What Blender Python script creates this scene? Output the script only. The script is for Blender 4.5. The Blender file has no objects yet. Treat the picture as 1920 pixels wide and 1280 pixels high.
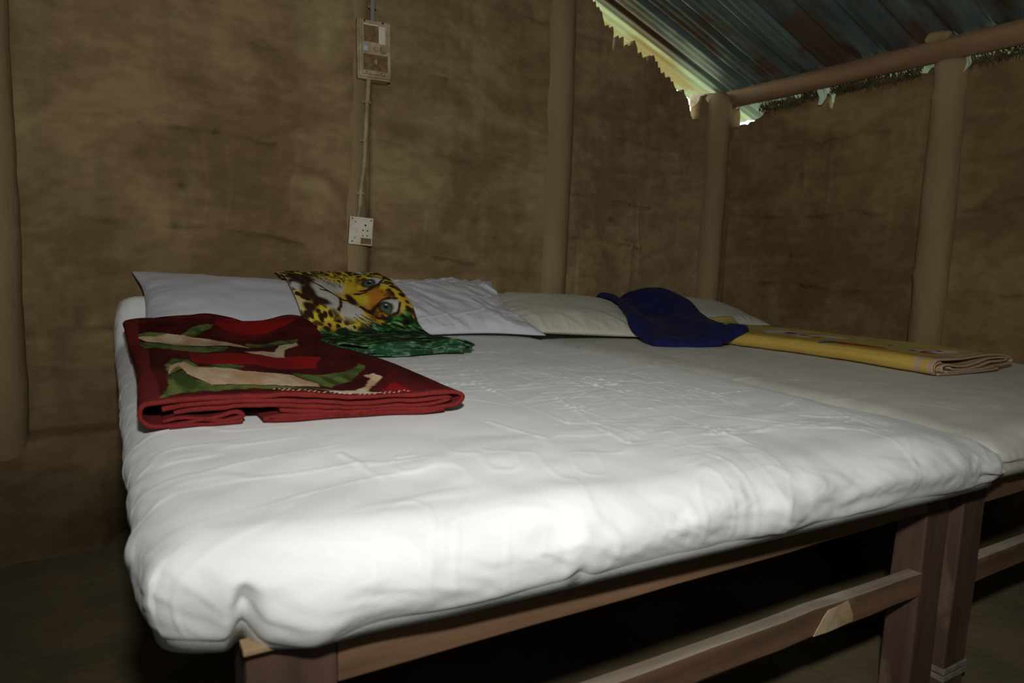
import bpy, bmesh, math, random
import numpy as np
from mathutils import Vector, Matrix
from mathutils.bvhtree import BVHTree
from math import radians, sin, cos, pi

random.seed(7)
SC = bpy.context.scene
COL = SC.collection

# ------------------------------------------------------------------ camera
def cam_matrix(yaw, pitch, roll, loc):
    y, p, r = map(radians, (yaw, pitch, roll))
    f = Vector((sin(y)*cos(p), cos(y)*cos(p), -sin(p)))
    rt = Vector((cos(y), -sin(y), 0)); up = rt.cross(f)
    r2 = rt*cos(r)+up*sin(r); u2 = -rt*sin(r)+up*cos(r)
    m = Matrix((r2, u2, -f)).transposed().to_4x4(); m.translation = loc
    return m
cd = bpy.data.cameras.new('camera'); cam = bpy.data.objects.new('camera', cd); COL.objects.link(cam)
cam.matrix_world = cam_matrix(30.7, 6.84, 2.0, Vector((0, 0, .825)))
cd.lens = 24; cd.sensor_width = 36; cd.clip_start = .02
cd.dof.use_dof = True; cd.dof.focus_distance = 1.75; cd.dof.aperture_fstop = 6.3
SC.camera = cam
# ------------------------------------------------------------------ sky
W = bpy.data.worlds.new('overcast_sky'); SC.world = W; W.use_nodes = True
bg = W.node_tree.nodes['Background']; bg.inputs[0].default_value = (.93, 1, .94, 1); bg.inputs[1].default_value = 4.4
# ------------------------------------------------------------------ the camera's own flash
ld = bpy.data.lights.new('camera_flash', 'SPOT'); flash = bpy.data.objects.new('camera_flash', ld); COL.objects.link(flash)
ld.energy = 80; ld.color = (1, .985, .93); ld.shadow_soft_size = .03; ld.spot_size = radians(160); ld.spot_blend = 1
flash.matrix_world = cam_matrix(33, -14, 0, Vector((0.005, -.03, 1.10)))
# weak fill lamp added behind the camera; the wall there has no opening
la = bpy.data.lights.new('fill_lamp', 'AREA'); fill = bpy.data.objects.new('fill_lamp', la); COL.objects.link(fill)
la.shape = 'RECTANGLE'; la.size = .7; la.size_y = 1.2; la.energy = 2.2; la.color = (.92, 1, .93)
fill.matrix_world = cam_matrix(15, 8, 0, Vector((-.4, -1.15, 1.15)))
vs = SC.view_settings; vs.view_transform = 'Standard'; vs.look = 'None'; vs.gamma = 1; vs.exposure = 0; vs.use_curve_mapping = False

# ------------------------------------------------------------------ numpy noise
def vnoise(x, y, seed=0):
    x = np.asarray(x, float); y = np.asarray(y, float)
    g = np.random.RandomState(seed).rand(256, 256)*2-1
    xi = np.floor(x).astype(int); yi = np.floor(y).astype(int)
    fx = x-xi; fy = y-yi; fx = fx*fx*fx*(fx*(fx*6-15)+10); fy = fy*fy*fy*(fy*(fy*6-15)+10)
    a = g[xi % 256, yi % 256]; b = g[(xi+1) % 256, yi % 256]; c = g[xi % 256, (yi+1) % 256]; d = g[(xi+1) % 256, (yi+1) % 256]
    return (a*(1-fx)+b*fx)*(1-fy)+(c*(1-fx)+d*fx)*fy
def fbm(x, y, seed=0, o=4, gain=.5):
    s = 0; a = 1; t = 0
    for k in range(o):
        s = s+a*vnoise(x*2**k+17.3*k, y*2**k+9.1*k, seed+k); t += a; a *= gain
    return s/t
def ridged(x, y, seed=0): return 1-np.abs(vnoise(x, y, seed))*2
def sstep(a, b, x):
    t = np.clip((x-a)/(b-a), 0, 1); return t*t*(3-2*t)
def inpoly(px, py, poly):
    c = np.zeros(px.shape, bool); n = len(poly)
    for i in range(n):
        x1, y1 = poly[i]; x2, y2 = poly[(i+1) % n]
        m = ((y1 > py) != (y2 > py)) & (px < (x2-x1)*(py-y1)/((y2-y1) if y2 != y1 else 1e-9)+x1)
        c ^= m
    return c
def segdist(px, py, a, b):
    ax, ay = a; bx, by = b; dx, dy = bx-ax, by-ay
    t = np.clip(((px-ax)*dx+(py-ay)*dy)/(dx*dx+dy*dy+1e-12), 0, 1)
    return np.hypot(px-ax-t*dx, py-ay-t*dy), t

# ------------------------------------------------------------------ materials
def lin(r, g, b): return tuple(((c/255+.055)/1.055)**2.4 if c > 10 else c/255/12.92 for c in (r, g, b))
def mat(name, col, rough=.8, c2=None, nscale=8, bump=0, bscale=60, metal=0, vcol=False, stretch=(1, 1, 1), sheen=0, spec=.3, detail=6, bdist=.02, mixlo=.35, mixhi=.65):
    m = bpy.data.materials.new(name); m.use_nodes = True; n = m.node_tree.nodes; l = m.node_tree.links
    b = n['Principled BSDF']; b.inputs['Roughness'].default_value = rough; b.inputs['Metallic'].default_value = metal
    b.inputs['Specular IOR Level'].default_value = spec; b.inputs['Sheen Weight'].default_value = sheen
    tc = n.new('ShaderNodeTexCoord'); mp = n.new('ShaderNodeMapping'); mp.inputs['Scale'].default_value = stretch
    l.new(tc.outputs['Object'], mp.inputs[0])
    src = None
    if vcol:
        a = n.new('ShaderNodeAttribute'); a.attribute_name = 'Col'; src = a.outputs['Color']
    nz = n.new('ShaderNodeTexNoise'); nz.inputs['Scale'].default_value = nscale; nz.inputs['Detail'].default_value = detail; l.new(mp.outputs[0], nz.inputs[0])
    mx = n.new('ShaderNodeMix'); mx.data_type = 'RGBA'
    rp = n.new('ShaderNodeMapRange'); rp.inputs[1].default_value = mixlo; rp.inputs[2].default_value = mixhi; l.new(nz.outputs[0], rp.inputs[0]); l.new(rp.outputs[0], mx.inputs[0])
    if vcol:
        mx.blend_type = 'MULTIPLY'; mx.inputs[0].default_value = 1; l.new(src, mx.inputs[6])
        k = c2 or (.85, .85, .85)
        m2 = n.new('ShaderNodeMix'); m2.data_type = 'RGBA'; l.new(rp.outputs[0], m2.inputs[0]); m2.inputs[6].default_value = (1, 1, 1, 1); m2.inputs[7].default_value = (*k, 1)
        for lk in list(mx.inputs[0].links): l.remove(lk)
        mx.inputs[0].default_value = 1; l.new(m2.outputs[2], mx.inputs[7])
    else:
        mx.inputs[6].default_value = (*col, 1); mx.inputs[7].default_value = (*(c2 or col), 1)
    l.new(mx.outputs[2], b.inputs['Base Color'])
    if bump:
        bn = n.new('ShaderNodeTexNoise'); bn.inputs['Scale'].default_value = bscale; bn.inputs['Detail'].default_value = 5; l.new(mp.outputs[0], bn.inputs[0])
        bp = n.new('ShaderNodeBump'); bp.inputs['Strength'].default_value = bump; bp.inputs['Distance'].default_value = bdist; l.new(bn.outputs[0], bp.inputs['Height']); l.new(bp.outputs[0], b.inputs['Normal'])
    return m
M = {}
M['mud'] = mat('mud_plaster', None, .92, (.82, .80, .77), 24, .5, 70, vcol=True, bdist=.006, spec=.15, detail=12, stretch=(.8, .8, 1.5))
M['mudpost'] = mat('mud_post', (.285, .207, .110), .92, (.22, .152, .078), 7, .4, 60, stretch=(1, 1, .25), bdist=.006, spec=.15)
M['floor'] = mat('damp_mud_floor', None, .9, (.75, .75, .75), 6, .4, 50, vcol=True, bdist=.006, spec=.2)
M['ground'] = mat('grass_ground', (.27, .28, .17), 1, (.32, .32, .20), 3)
M['log'] = mat('peeled_log', (.27, .165, .085), .75, (.18, .105, .052), 14, .5, 40, stretch=(1, .12, 1), bdist=.004)
M['logend'] = mat('pale_log_end', (.78, .66, .48), .8, (.6, .48, .33), 30, .3, 60)
M['sheet'] = mat('white_cotton_sheet', (.80, .815, .82), .62, (.77, .785, .79), 5, .16, 260, sheen=.1, bdist=.0015)
M['cream'] = mat('cream_cotton_sheet', (.62, .61, .545), .62, (.58, .57, .50), 5, .16, 260, sheen=.1, bdist=.0015)
M['pillowb'] = mat('bluish_white_cotton', (.60, .60, .645), .7, (.56, .56, .60), 6, .2, 220, sheen=.1, bdist=.0015)
M['pillowc'] = mat('cream_white_cotton', (.60, .59, .50), .6, (.55, .54, .455), 6, .2, 220, sheen=.1, bdist=.0015)
M['fleece'] = mat('printed_fleece', None, .95, (.78, .78, .78), 300, .5, 420, vcol=True, sheen=0, bdist=.002, spec=.1)
M['terry'] = mat('yellow_terry', None, .95, (.8, .8, .8), 400, .6, 500, vcol=True, sheen=.0, bdist=.003, spec=.1)
M['blue'] = mat('navy_blue_cloth', (.012, .015, .090), .9, (.010, .012, .072), 20, .3, 300, sheen=.02, bdist=.002, spec=.15)
M['stitch'] = mat('cream_thread', (.7, .6, .5), .8)

def woodmat(name, a, b_, axis, worn=(.42, .31, .18)):
    st = [14, 14, 14]; st[axis] = 1.2
    m = mat(name, a, .62, b_, 2.2, .35, 5, stretch=tuple(st), bdist=.003, detail=8)
    n = m.node_tree.nodes; l = m.node_tree.links; b = n['Principled BSDF']
    tc = n.new('ShaderNodeTexCoord'); nz = n.new('ShaderNodeTexNoise'); nz.inputs['Scale'].default_value = 9; nz.inputs['Detail'].default_value = 7
    st2 = n.new('ShaderNodeMapping'); s2 = [1, 1, 1]; s2[axis] = .5; st2.inputs['Scale'].default_value = s2
    l.new(tc.outputs['Object'], st2.inputs[0]); l.new(st2.outputs[0], nz.inputs[0])
    r = n.new('ShaderNodeMapRange'); r.inputs[1].default_value = .60; r.inputs[2].default_value = .68; r.inputs[4].default_value = .7; l.new(nz.outputs[0], r.inputs[0])
    mx = n.new('ShaderNodeMix'); mx.data_type = 'RGBA'; old = b.inputs['Base Color'].links[0].from_socket
    l.new(r.outputs[0], mx.inputs[0]); l.new(old, mx.inputs[6]); mx.inputs[7].default_value = (*worn, 1); l.new(mx.outputs[2], b.inputs['Base Color'])
    return m
M['wood_x'] = woodmat('brown_rail_wood', (.22, .125, .07), (.12, .068, .04), 0, (.30, .20, .12))
M['wood_y'] = woodmat('brown_side_wood', (.26, .16, .09), (.17, .10, .06), 1)
M['wood_z'] = woodmat('reddish_leg_wood', (.125, .070, .050), (.075, .044, .033), 2, (.22, .15, .10))
M['pale'] = woodmat('pale_board', (.42, .30, .17), (.30, .20, .11), 1)
M['greywood'] = woodmat('grey_weathered_wood', (.46, .40, .31), (.28, .22, .16), 0, (.52, .45, .34))
M['scrape'] = mat('bare_scraped_wood', (.62, .48, .29), .8, (.40, .28, .16), 30)
M['tape'] = mat('clear_film_wrap', (.33, .29, .25), .25, (.2, .17, .15), 30)
M['board'] = mat('dirty_cream_board', (.42, .34, .22), .6, (.28, .20, .11), 22, .2, 60)
M['pvc'] = mat('dirty_cream_pvc', (.36, .27, .16), .55, (.24, .16, .09), 26, .2, 60)
M['pvcblue'] = mat('blue_stained_pvc', (.16, .19, .19), .6, (.26, .20, .12), 18, .2, 60)
M['white'] = mat('grimy_white_plate', (.62, .58, .48), .5, (.50, .44, .33), 20, mixlo=.4, mixhi=.7)
M['dirt'] = mat('brown_grime', (.12, .07, .035), .8, (.20, .125, .06), 60, .3, 80)
M['dark'] = mat('dark_hole', (.02, .017, .012), .8)
M['screw'] = mat('rusty_screw', (.10, .07, .05), .5, (.16, .09, .05), 60, metal=.5)
M['straw'] = mat('dark_thatch_fringe', (.045, .032, .014), .95, (.10, .08, .03), 30)
M['bright'] = mat('bluish_switch', (.35, .45, .5), .4)

def metal_mat(name, c1, c2, rust1, rust2, mtl):
    m = bpy.data.materials.new(name); m.use_nodes = True; n = m.node_tree.nodes; l = m.node_tree.links; b = n['Principled BSDF']
    tc = n.new('ShaderNodeTexCoord')
    def noise(sc, st, lo, hi, det=6):
        mp = n.new('ShaderNodeMapping'); mp.inputs['Scale'].default_value = st; l.new(tc.outputs['Object'], mp.inputs[0])
        z = n.new('ShaderNodeTexNoise'); z.inputs['Scale'].default_value = sc; z.inputs['Detail'].default_value = det; l.new(mp.outputs[0], z.inputs[0])
        r = n.new('ShaderNodeMapRange'); r.inputs[1].default_value = lo; r.inputs[2].default_value = hi; l.new(z.outputs[0], r.inputs[0]); return r.outputs[0]
    def mix(f, a, c):
        x = n.new('ShaderNodeMix'); x.data_type = 'RGBA'; l.new(f, x.inputs[0])
        for k, v in ((6, a), (7, c)):
            if isinstance(v, tuple): x.inputs[k].default_value = (*v, 1)
            else: l.new(v, x.inputs[k])
        return x.outputs[2]
    base = mix(noise(3, (.5, 3, 1), .35, .65), c1, c2)
    base = mix(noise(2.4, (.45, 2.2, 1), .53, .66, 9), base, rust1)
    rust = noise(4, (.5, 1.3, 1), .50, .62, 9)
    base = mix(rust, base, rust2)
    l.new(base, b.inputs['Base Color'])
    mt = n.new('ShaderNodeMapRange'); l.new(rust, mt.inputs[0]); mt.inputs[3].default_value = mtl; mt.inputs[4].default_value = 0; l.new(mt.outputs[0], b.inputs['Metallic'])
    rr = n.new('ShaderNodeMapRange'); l.new(rust, rr.inputs[0]); rr.inputs[3].default_value = .38; rr.inputs[4].default_value = .85; l.new(rr.outputs[0], b.inputs['Roughness'])
    return m
M['metal'] = metal_mat('shaded_roof_sheet', (.16, .225, .215), (.06, .085, .085), (.06, .03, .015), (.075, .042, .024), .30)  # inner sheets darkened in the colour, standing for shade indoors of the gap
M['daylit'] = metal_mat('daylit_weathered_sheet', (.38, .48, .34), (.30, .43, .34), (.36, .40, .20), (.34, .26, .12), .05)  # weathered overhang made paler in the colour, standing for daylight on its underside

# ------------------------------------------------------------------ builders
def link(name, me, m, parent=None, loc=None):
    o = bpy.data.objects.new(name, me); COL.objects.link(o)
    if m: me.materials.append(m)
    if parent: o.parent = parent
    if loc: o.location = loc
    return o
def tag(o, label=None, cat=None, group=None, kind=None):
    if label: o['label'] = label
    if cat: o['category'] = cat
    if group: o['group'] = group
    if kind: o['kind'] = kind
    return o
def thing(name, label, cat, loc=(0, 0, 0), group=None):
    o = bpy.data.objects.new(name, None); COL.objects.link(o); o.location = loc; o.empty_display_size = .05
    return tag(o, label, cat, group)
def fastmesh(name, V, F, col=None, smooth=True):
    me = bpy.data.meshes.new(name); V = np.ascontiguousarray(V, np.float32); F = np.ascontiguousarray(F, np.int32)
    me.vertices.add(len(V)); me.vertices.foreach_set('co', V.ravel())
    me.loops.add(F.size); me.loops.foreach_set('vertex_index', F.ravel())
    me.polygons.add(len(F)); me.polygons.foreach_set('loop_start', np.arange(0, F.size, F.shape[1], dtype=np.int32))
    me.polygons.foreach_set('use_smooth', np.full(len(F), smooth))
    me.update(calc_edges=True); me.validate()
    if col is not None:
        a = me.color_attributes.new('Col', 'FLOAT_COLOR', 'POINT'); c = np.ones((len(V), 4), np.float32); c[:, :3] = col; a.data.foreach_set('color', c.ravel())
    return me
def gridfaces(n, m, off=0, wrap=False, flip=False):
    i, j = np.meshgrid(np.arange(n-1), np.arange(m if wrap else m-1), indexing='ij'); j2 = (j+1) % m
    F = np.stack([i*m+j, (i+1)*m+j, (i+1)*m+j2, i*m+j2], -1).reshape(-1, 4)+off
    return F[:, ::-1] if flip else F
def bm_obj(name, bm, m, parent=None, loc=None, smooth=False):
    me = bpy.data.meshes.new(name); bm.normal_update(); bm.to_mesh(me); bm.free()
    if smooth:
        for p in me.polygons: p.use_smooth = True
    return link(name, me, m, parent, loc)
def box(bm, x0, x1, y0, y1, z0, z1, bev=.0, seg=2):
    r = bmesh.ops.create_cube(bm, size=1)
    for v in r['verts']:
        v.co = Vector((x0+(v.co.x+.5)*(x1-x0), y0+(v.co.y+.5)*(y1-y0), z0+(v.co.z+.5)*(z1-z0)))
    if bev:
        e = list({e for v in r['verts'] for e in v.link_edges}); bmesh.ops.bevel(bm, geom=e, offset=bev, segments=seg, affect='EDGES', profile=.6)
def cyl(bm, p, q, r0, r1=None, n=16, caps=True):
    p = Vector(p); q = Vector(q); d = q-p; rot = d.to_track_quat('Z', 'Y').to_matrix().to_4x4()
    bmesh.ops.create_cone(bm, cap_ends=caps, segments=n, radius1=r0, radius2=r1 if r1 is not None else r0, depth=d.length, matrix=Matrix.Translation((p+q)/2)@rot)
def timber(name, x0, x1, y0, y1, z0, z1, m, parent, bev=.003, wob=.0015, seed=0):
    """sawn timber: bevelled box with cross cuts and slight unevenness"""
    bm = bmesh.new(); box(bm, x0, x1, y0, y1, z0, z1, bev)
    L = (x1-x0, y1-y0, z1-z0); ax = L.index(max(L)); lo = (x0, y0, z0)[ax]; no = Vector((0, 0, 0)); no[ax] = 1
    for k in range(1, 14):
        c = Vector((0, 0, 0)); c[ax] = lo+L[ax]*k/14
        bmesh.ops.bisect_plane(bm, geom=bm.verts[:]+bm.edges[:]+bm.faces[:], plane_co=c, plane_no=no)
    for v in bm.verts:
        for a in range(3):
            if a != ax:
                mid = ((x0+x1)/2, (y0+y1)/2, (z0+z1)/2)[a]
                v.co[a] += wob*float(vnoise(v.co[ax]*9+seed, (3 if v.co[a] > mid else 7)+a*5+.3, seed))
    return bm_obj(name, bm, m, parent)
def round_post(name, x, y, r, z0, z1, m, label, seed=0, lean=(0, 0), ell=1, knots=(), cap=True, cat='post'):
    n, k = 90, 40
    t = np.linspace(0, 1, n); th = np.linspace(0, 2*pi, k, endpoint=False)
    T, A = np.meshgrid(t, th, indexing='ij'); Z = z0+(z1-z0)*T
    rr = r*(1+.07*fbm(Z*3, np.sin(A)*.8+seed*3, seed, 3)+.035*fbm(Z*14, np.cos(A)*2+5, seed+5, 3))
    rr *= 1+.10*(1-T)
    for kz, ka, ks in knots:
        rr += ks*np.exp(-((Z-kz)/.018)**2-((A-ka)/.5)**2)
    if cap: rr *= np.sqrt(np.clip(1-np.clip((T-.97)/.035, 0, 1)**2, .02, 1))
    cx = x+lean[0]*T+.006*vnoise(Z*2.2, Z*0+seed, seed+9); cy = y+lean[1]*T+.006*vnoise(Z*2.2, Z*0+seed+4, seed+8)
    V = np.stack([cx+rr*np.cos(A), cy+rr*ell*np.sin(A), Z], -1).reshape(-1, 3)-np.array([x, y, z0])
    F = gridfaces(n, k, 0, True, True)
    top = len(V); V = np.vstack([V, [[lean[0], lean[1], z1-z0+.001]]])
    me = fastmesh(name, V, F); bmx = bmesh.new(); bmx.from_mesh(me); bmx.verts.ensure_lookup_table()
    for j in range(k): bmx.faces.new((bmx.verts[(n-1)*k+j], bmx.verts[(n-1)*k+(j+1) % k], bmx.verts[top]))
    bmesh.ops.recalc_face_normals(bmx, faces=bmx.faces); bmx.to_mesh(me); bmx.free()
    for p in me.polygons: p.use_smooth = True
    o = link(name, me, m, None, (x, y, z0)); return tag(o, label, cat)

YW, XW = 2.42, 2.62       # head wall, right wall
XL, YF = -1.5, -1.45      # unseen walls closing the room
RZ = lambda x: 1.93-.354*(x-1.78)          # underside of the right roof slope
XR = .45                                    # ridge
RZ2 = lambda x: RZ(XR)-.36*(XR-x)

# ------------------------------------------------------------------ setting: floor, walls, roof
MUD = np.array([.285, .204, .104]); MUDD = np.array([.185, .122, .062]); MUDL = np.array([.345, .262, .135])
def floor():
    n, m = 260, 260
    x = np.linspace(XL-.05, XW+.06, n); y = np.linspace(YF-.05, YW+.06, m); X, Y = np.meshgrid(x, y, indexing='ij')
    Z = .006*fbm(X*2, Y*2, 3)+.003*fbm(X*9, Y*9, 4)
    Z -= .004
    k = .5+.5*fbm(X*1.6, Y*1.6, 12, 4)
    c = np.array([.15, .115, .066])[None, None]*(.75+.6*k[..., None])
    lit = (sstep(.9, 1.6, X)*sstep(1.6, .8, Y))[..., None]  # lit floor at the near right, painted in as a paler colour
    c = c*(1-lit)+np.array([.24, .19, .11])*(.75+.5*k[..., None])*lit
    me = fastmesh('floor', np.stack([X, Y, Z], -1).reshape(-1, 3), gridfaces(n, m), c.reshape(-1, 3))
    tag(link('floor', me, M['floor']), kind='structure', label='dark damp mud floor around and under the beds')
floor()
def wall_colour(H, Z, seed, bands):
    k = fbm(H*2.6, Z*2.6, seed, 6, .62); s1 = fbm(H*2, Z*22, seed+21, 5, .6); s2 = fbm(H*24, Z*3, seed+31, 4)
    sw = fbm(H*5+2*vnoise(H*3, Z*3, seed+2), Z*12+2*vnoise(H*2, Z*2, seed+3), seed+41, 5, .6)
    t = np.clip(.5+1.3*k+.45*s1+.35*s2+.8*sw, 0, 1)[..., None]
    c = MUDD*(1-t)+MUD*t
    l = sstep(.25, .7, fbm(H*3.1+9, Z*2.6, seed+51, 4)+.2*sw)[..., None]; c = c*(1-.6*l)+MUDL*.6*l
    for z, a in bands:
        zz = z+.02*vnoise(H*1.7, H*0, seed+int(z*50)); w = (np.exp(-((Z-zz+.012)/.010)**2)*.6*np.clip(.5+vnoise(H*6, H*0+z, seed+6), 0, 1))[..., None]
        c = c*(1-w)+MUDD*.75*w
    return c
def relief(H, Z, seed, bands):
    d = .010*fbm(H*1.7, Z*1.7, seed, 3)+.0035*fbm(H*7, Z*7, seed+5, 3)+.0012*fbm(H*30, Z*30, seed+7, 2)
    for z, a in bands:
        zz = z+.02*vnoise(H*1.7, H*0, seed+int(z*50))
        u = (Z-zz)/.02; d = d+a*np.exp(-u*u)*np.clip(.55+.8*vnoise(H*3.1, H*0+z*7, seed+8), 0, 1.2)
    # vertical laths just showing through
    d = d+.0012*np.abs(np.sin(H*pi/.085+vnoise(H*4, Z*2, seed+3)))*sstep(-.2, .4, fbm(H*2, Z*2, seed+15, 2))
    return d

BB = [(1.78, .006)]
# seams of mud over the wattle laths: (polyline along the wall and up, ridge height, darkness under it)
SEAMS = [([(-.194, .907), (.002, .907), (.189, .902), (.378, .901), (.567, .862)], .007, .45), ([(.066, 1.184), (.196, 1.205), (.302, 1.206), (.481, 1.185)], .006, .5), ([(-.195, .586), (-.077, .581), (.013, .582)], .007, .45), ([(.832, .858), (1.02, .846), (1.24, .812)], .007, .5),
 ([(1.007, 1.501), (1.114, 1.49), (1.225, 1.498)], .005, .35), ([(.828, 1.23), (.949, 1.233), (1.212, 1.199)], .005, .3), ([(1.721, 1.114), (1.923, 1.106), (2.141, 1.084)], .006, .35), ([(-.19, 1.2), (.05, 1.22)], .004, .3), ([(1.72, .93), (1.9, .925), (2.085, .905)], .006, .4),
 ([(.20, 1.545), (.34, 1.50), (.50, 1.49)], .005, .25), ([(1.75, 1.40), (1.95, 1.37), (2.3, 1.36)], .004, .3)]
STREAKS = [([(.268, 1.185), (.281, 1.055), (.274, .937)], .003), ([(.341, 1.157), (.353, 1.061), (.346, .916)], .005), ([(.559, 1.185), (.546, 1.061), (.553, .955)], .004), ([(2.087, 1.076), (2.087, .957), (2.085, .763)], .004), ([(1.05, 1.0), (1.04, .93), (1.03, .86)], .003)]
SPOTS = [(.199, 1.023, .014), (.186, .902, .012), (-.077, .592, .010), (1.93, 1.02, .012), (.10, 1.19, .006), (.30, 1.20, .008)]
def seam_relief(X, Z, seams, streaks, spots, seed):
    D = 0*X; K = np.ones(X.shape); wx = X+.01*vnoise(X*9, Z*9, seed); wz = Z+.010*vnoise(X*11, Z*3, seed+1)+.004*vnoise(X*30, Z*8, seed+2)
    for pl, h, dk in seams:
        for a, b in zip(pl[:-1], pl[1:]):
            d, t = segdist(wx, wz, a, b); zl = a[1]+(b[1]-a[1])*t
            m = np.clip(.6+.7*vnoise(X*9, Z*0+a[0], seed+3), .1, 1.2)
            D = np.maximum(D, h*np.exp(-(d/.011)**2)*m)
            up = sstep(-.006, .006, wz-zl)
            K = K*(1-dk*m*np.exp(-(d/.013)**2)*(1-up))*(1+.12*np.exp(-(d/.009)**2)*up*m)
    for pl, h in streaks:
        for a, b in zip(pl[:-1], pl[1:]):
            d, t = segdist(wx, Z, a, b); D = D+h*.6*np.exp(-(d/.006)**2); K = K*(1+.16*np.exp(-(d/.006)**2))
    for x, z, rr in spots:
        d = np.hypot(wx-x, wz-z)/rr; D = D-.004*np.exp(-d*d); K = K*(1-.45*np.exp(-d*d))
    return D, K[..., None]
def back_wall():
    xs = np.unique(np.concatenate([np.arange(XL, -.4, .03), np.arange(-.4, 1.7, .0065), np.arange(1.7, XW+.02, .004)])); n = len(xs); m = 300
    base = np.where(xs > XR, RZ(xs), RZ2(xs))
    # torn upper edge of the mud, with narrow notches
    gap = .012+0*xs
    pts = [(1.55, .00), (1.70, .02), (1.73, .03), (1.80, .05), (1.86, .085), (1.95, .085), (2.03, .09), (2.08, .10), (2.12, .075), (2.19, .095), (2.25, .105), (2.30, .13), (2.345, .14), (2.40, .10), (2.7, .05)]
    g2 = np.interp(xs, [p[0] for p in pts], [p[1] for p in pts]); gap = np.where(xs > 1.55, g2+.016*vnoise(xs*45, xs*0, 5)+.014*vnoise(xs*110, xs*0, 6)*sstep(1.7, 1.8, xs), gap)
    for c, w, d in ((1.897, .011, .075), (1.955, .009, .03), (2.035, .007, .04), (2.085, .006, .03), (2.372, .026, .105)):
        gap = gap+d*(1-sstep(w*.7, w*1.5, np.abs(xs-c)))
    top = np.where(xs > 1.55, base-np.clip(gap, .0, 1), base+.0)
    T = np.linspace(0, 1, m); X = np.repeat(xs[:, None], m, 1); Z = -.02+(top[:, None]+.02)*T[None]
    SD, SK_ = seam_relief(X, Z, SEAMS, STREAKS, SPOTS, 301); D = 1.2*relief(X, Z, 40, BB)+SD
    # plinth bulge at the foot, plastered swellings by the posts, a patch right of the middle post
    zz_ = Z+.012*vnoise(X*3, Z*0, 3); D += .065*(1-sstep(.262, .285, zz_))+.26*np.clip(1-zz_/.275, 0, 1)**1.3*(1-.6*sstep(-.05, .05, X))
    D += .050*np.exp(-((X-.70)/.12)**2)*(1-sstep(.80, .83, X))+.020*np.exp(-((X-.62)/.05)**2)
    D += .028*np.exp(-((X-1.585)/.07)**2)*(1-sstep(1.685, 1.70, X))
    D += .06*np.exp(-((X-2.56)/.17)**2)+.03*np.exp(-((X+.30)/.06)**2)*(1-sstep(-.235, -.215, X))
    patch = sstep(.0, .012, X-1.74)*sstep(.0, .02, 2.06-X+.05*(Z-.8))*sstep(0, .015, Z-.62)*sstep(0, .015, .93-Z)
    D += .005*patch
    p2 = sstep(0, .03, X-.18)*sstep(0, .03, .47-X)*sstep(0, .03, Z-.94)*sstep(0, .03, 1.17-Z+.03*np.sin(X*12)); D -= .004*p2
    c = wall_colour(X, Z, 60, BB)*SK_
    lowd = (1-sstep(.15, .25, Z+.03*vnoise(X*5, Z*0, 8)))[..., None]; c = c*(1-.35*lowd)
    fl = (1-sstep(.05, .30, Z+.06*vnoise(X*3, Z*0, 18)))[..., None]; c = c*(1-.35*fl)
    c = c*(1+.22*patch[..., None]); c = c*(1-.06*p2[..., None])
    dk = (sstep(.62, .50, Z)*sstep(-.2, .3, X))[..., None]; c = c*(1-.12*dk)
    V1 = np.stack([X, YW-D, Z], -1).reshape(-1, 3); V2 = V1.copy(); V2[:, 1] = YW+.045
    F = np.vstack([gridfaces(n, m), gridfaces(n, m, n*m, flip=True)])
    e = np.arange(n-1)*m+m-1; F = np.vstack([F, np.stack([e, e+m, e+m+n*m, e+n*m], -1)])
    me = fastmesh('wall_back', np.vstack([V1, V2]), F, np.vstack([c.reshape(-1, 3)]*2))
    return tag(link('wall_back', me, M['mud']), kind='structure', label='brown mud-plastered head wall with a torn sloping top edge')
back_wall()
RB = [(.55, .006)]
RSEAMS = [([(2.114, 1.368), (1.756, 1.378), (1.444, 1.388)], .006, .4), ([(2.33, 1.077), (2.027, 1.058), (1.748, 1.07), (1.427, 1.043)], .008, .45), ([(2.299, .751), (1.944, .768), (1.693, .758), (1.446, .761)], .007, .45), ([(1.301, 1.06), (1.123, 1.087)], .006, .4), ([(1.27, .771), (1.089, .772)], .006, .4)]
def right_wall():
    ys = np.arange(YF, YW+.02, .006); n = len(ys); m = 170
    top = 1.566-.028*sstep(1.95, 2.25, ys)+.010*vnoise(ys*40, ys*0, 15)+.006*vnoise(ys*90, ys*0, 16)
    top = np.where(ys > 2.22, top-.025-.02*sstep(2.22, 2.3, ys), top)
    for c, w, d in ((1.885, .018, .065), (1.345, .016, .055)):
        top = top-d*(1-sstep(w*.7, w*1.4, np.abs(ys-c)))
    T = np.linspace(0, 1, m); Y = np.repeat(ys[:, None], m, 1); Z = -.02+(top[:, None]+.02)*T[None]
    SD, SK_ = seam_relief(Y, Z, RSEAMS, [([(1.98, 1.3), (1.97, 1.12)], .003), ([(1.86, 1.32), (1.85, 1.12)], .003)], [(2.02, .88, .01)], 401); D = relief(Y, Z, 90, RB)+SD
    D += .04*np.exp(-((Y-YW)/.10)**2)+.034*np.exp(-((Y-1.37)/.055)**2)*sstep(1.44, 1.425, Y)
    D += .045*(1-sstep(.20, .30, Z))
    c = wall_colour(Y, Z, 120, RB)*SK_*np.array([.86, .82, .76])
    V1 = np.stack([XW-D, Y, Z], -1).reshape(-1, 3); V2 = V1.copy(); V2[:, 0] = XW+.045
    F = np.vstack([gridfaces(n, m, flip=True), gridfaces(n, m, n*m)])
    e = np.arange(n-1)*m+m-1; F = np.vstack([F, np.stack([e, e+n*m, e+m+n*m, e+m], -1)])
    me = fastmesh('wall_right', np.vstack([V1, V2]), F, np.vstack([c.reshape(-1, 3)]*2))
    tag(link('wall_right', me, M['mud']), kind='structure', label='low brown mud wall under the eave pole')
right_wall()
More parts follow.
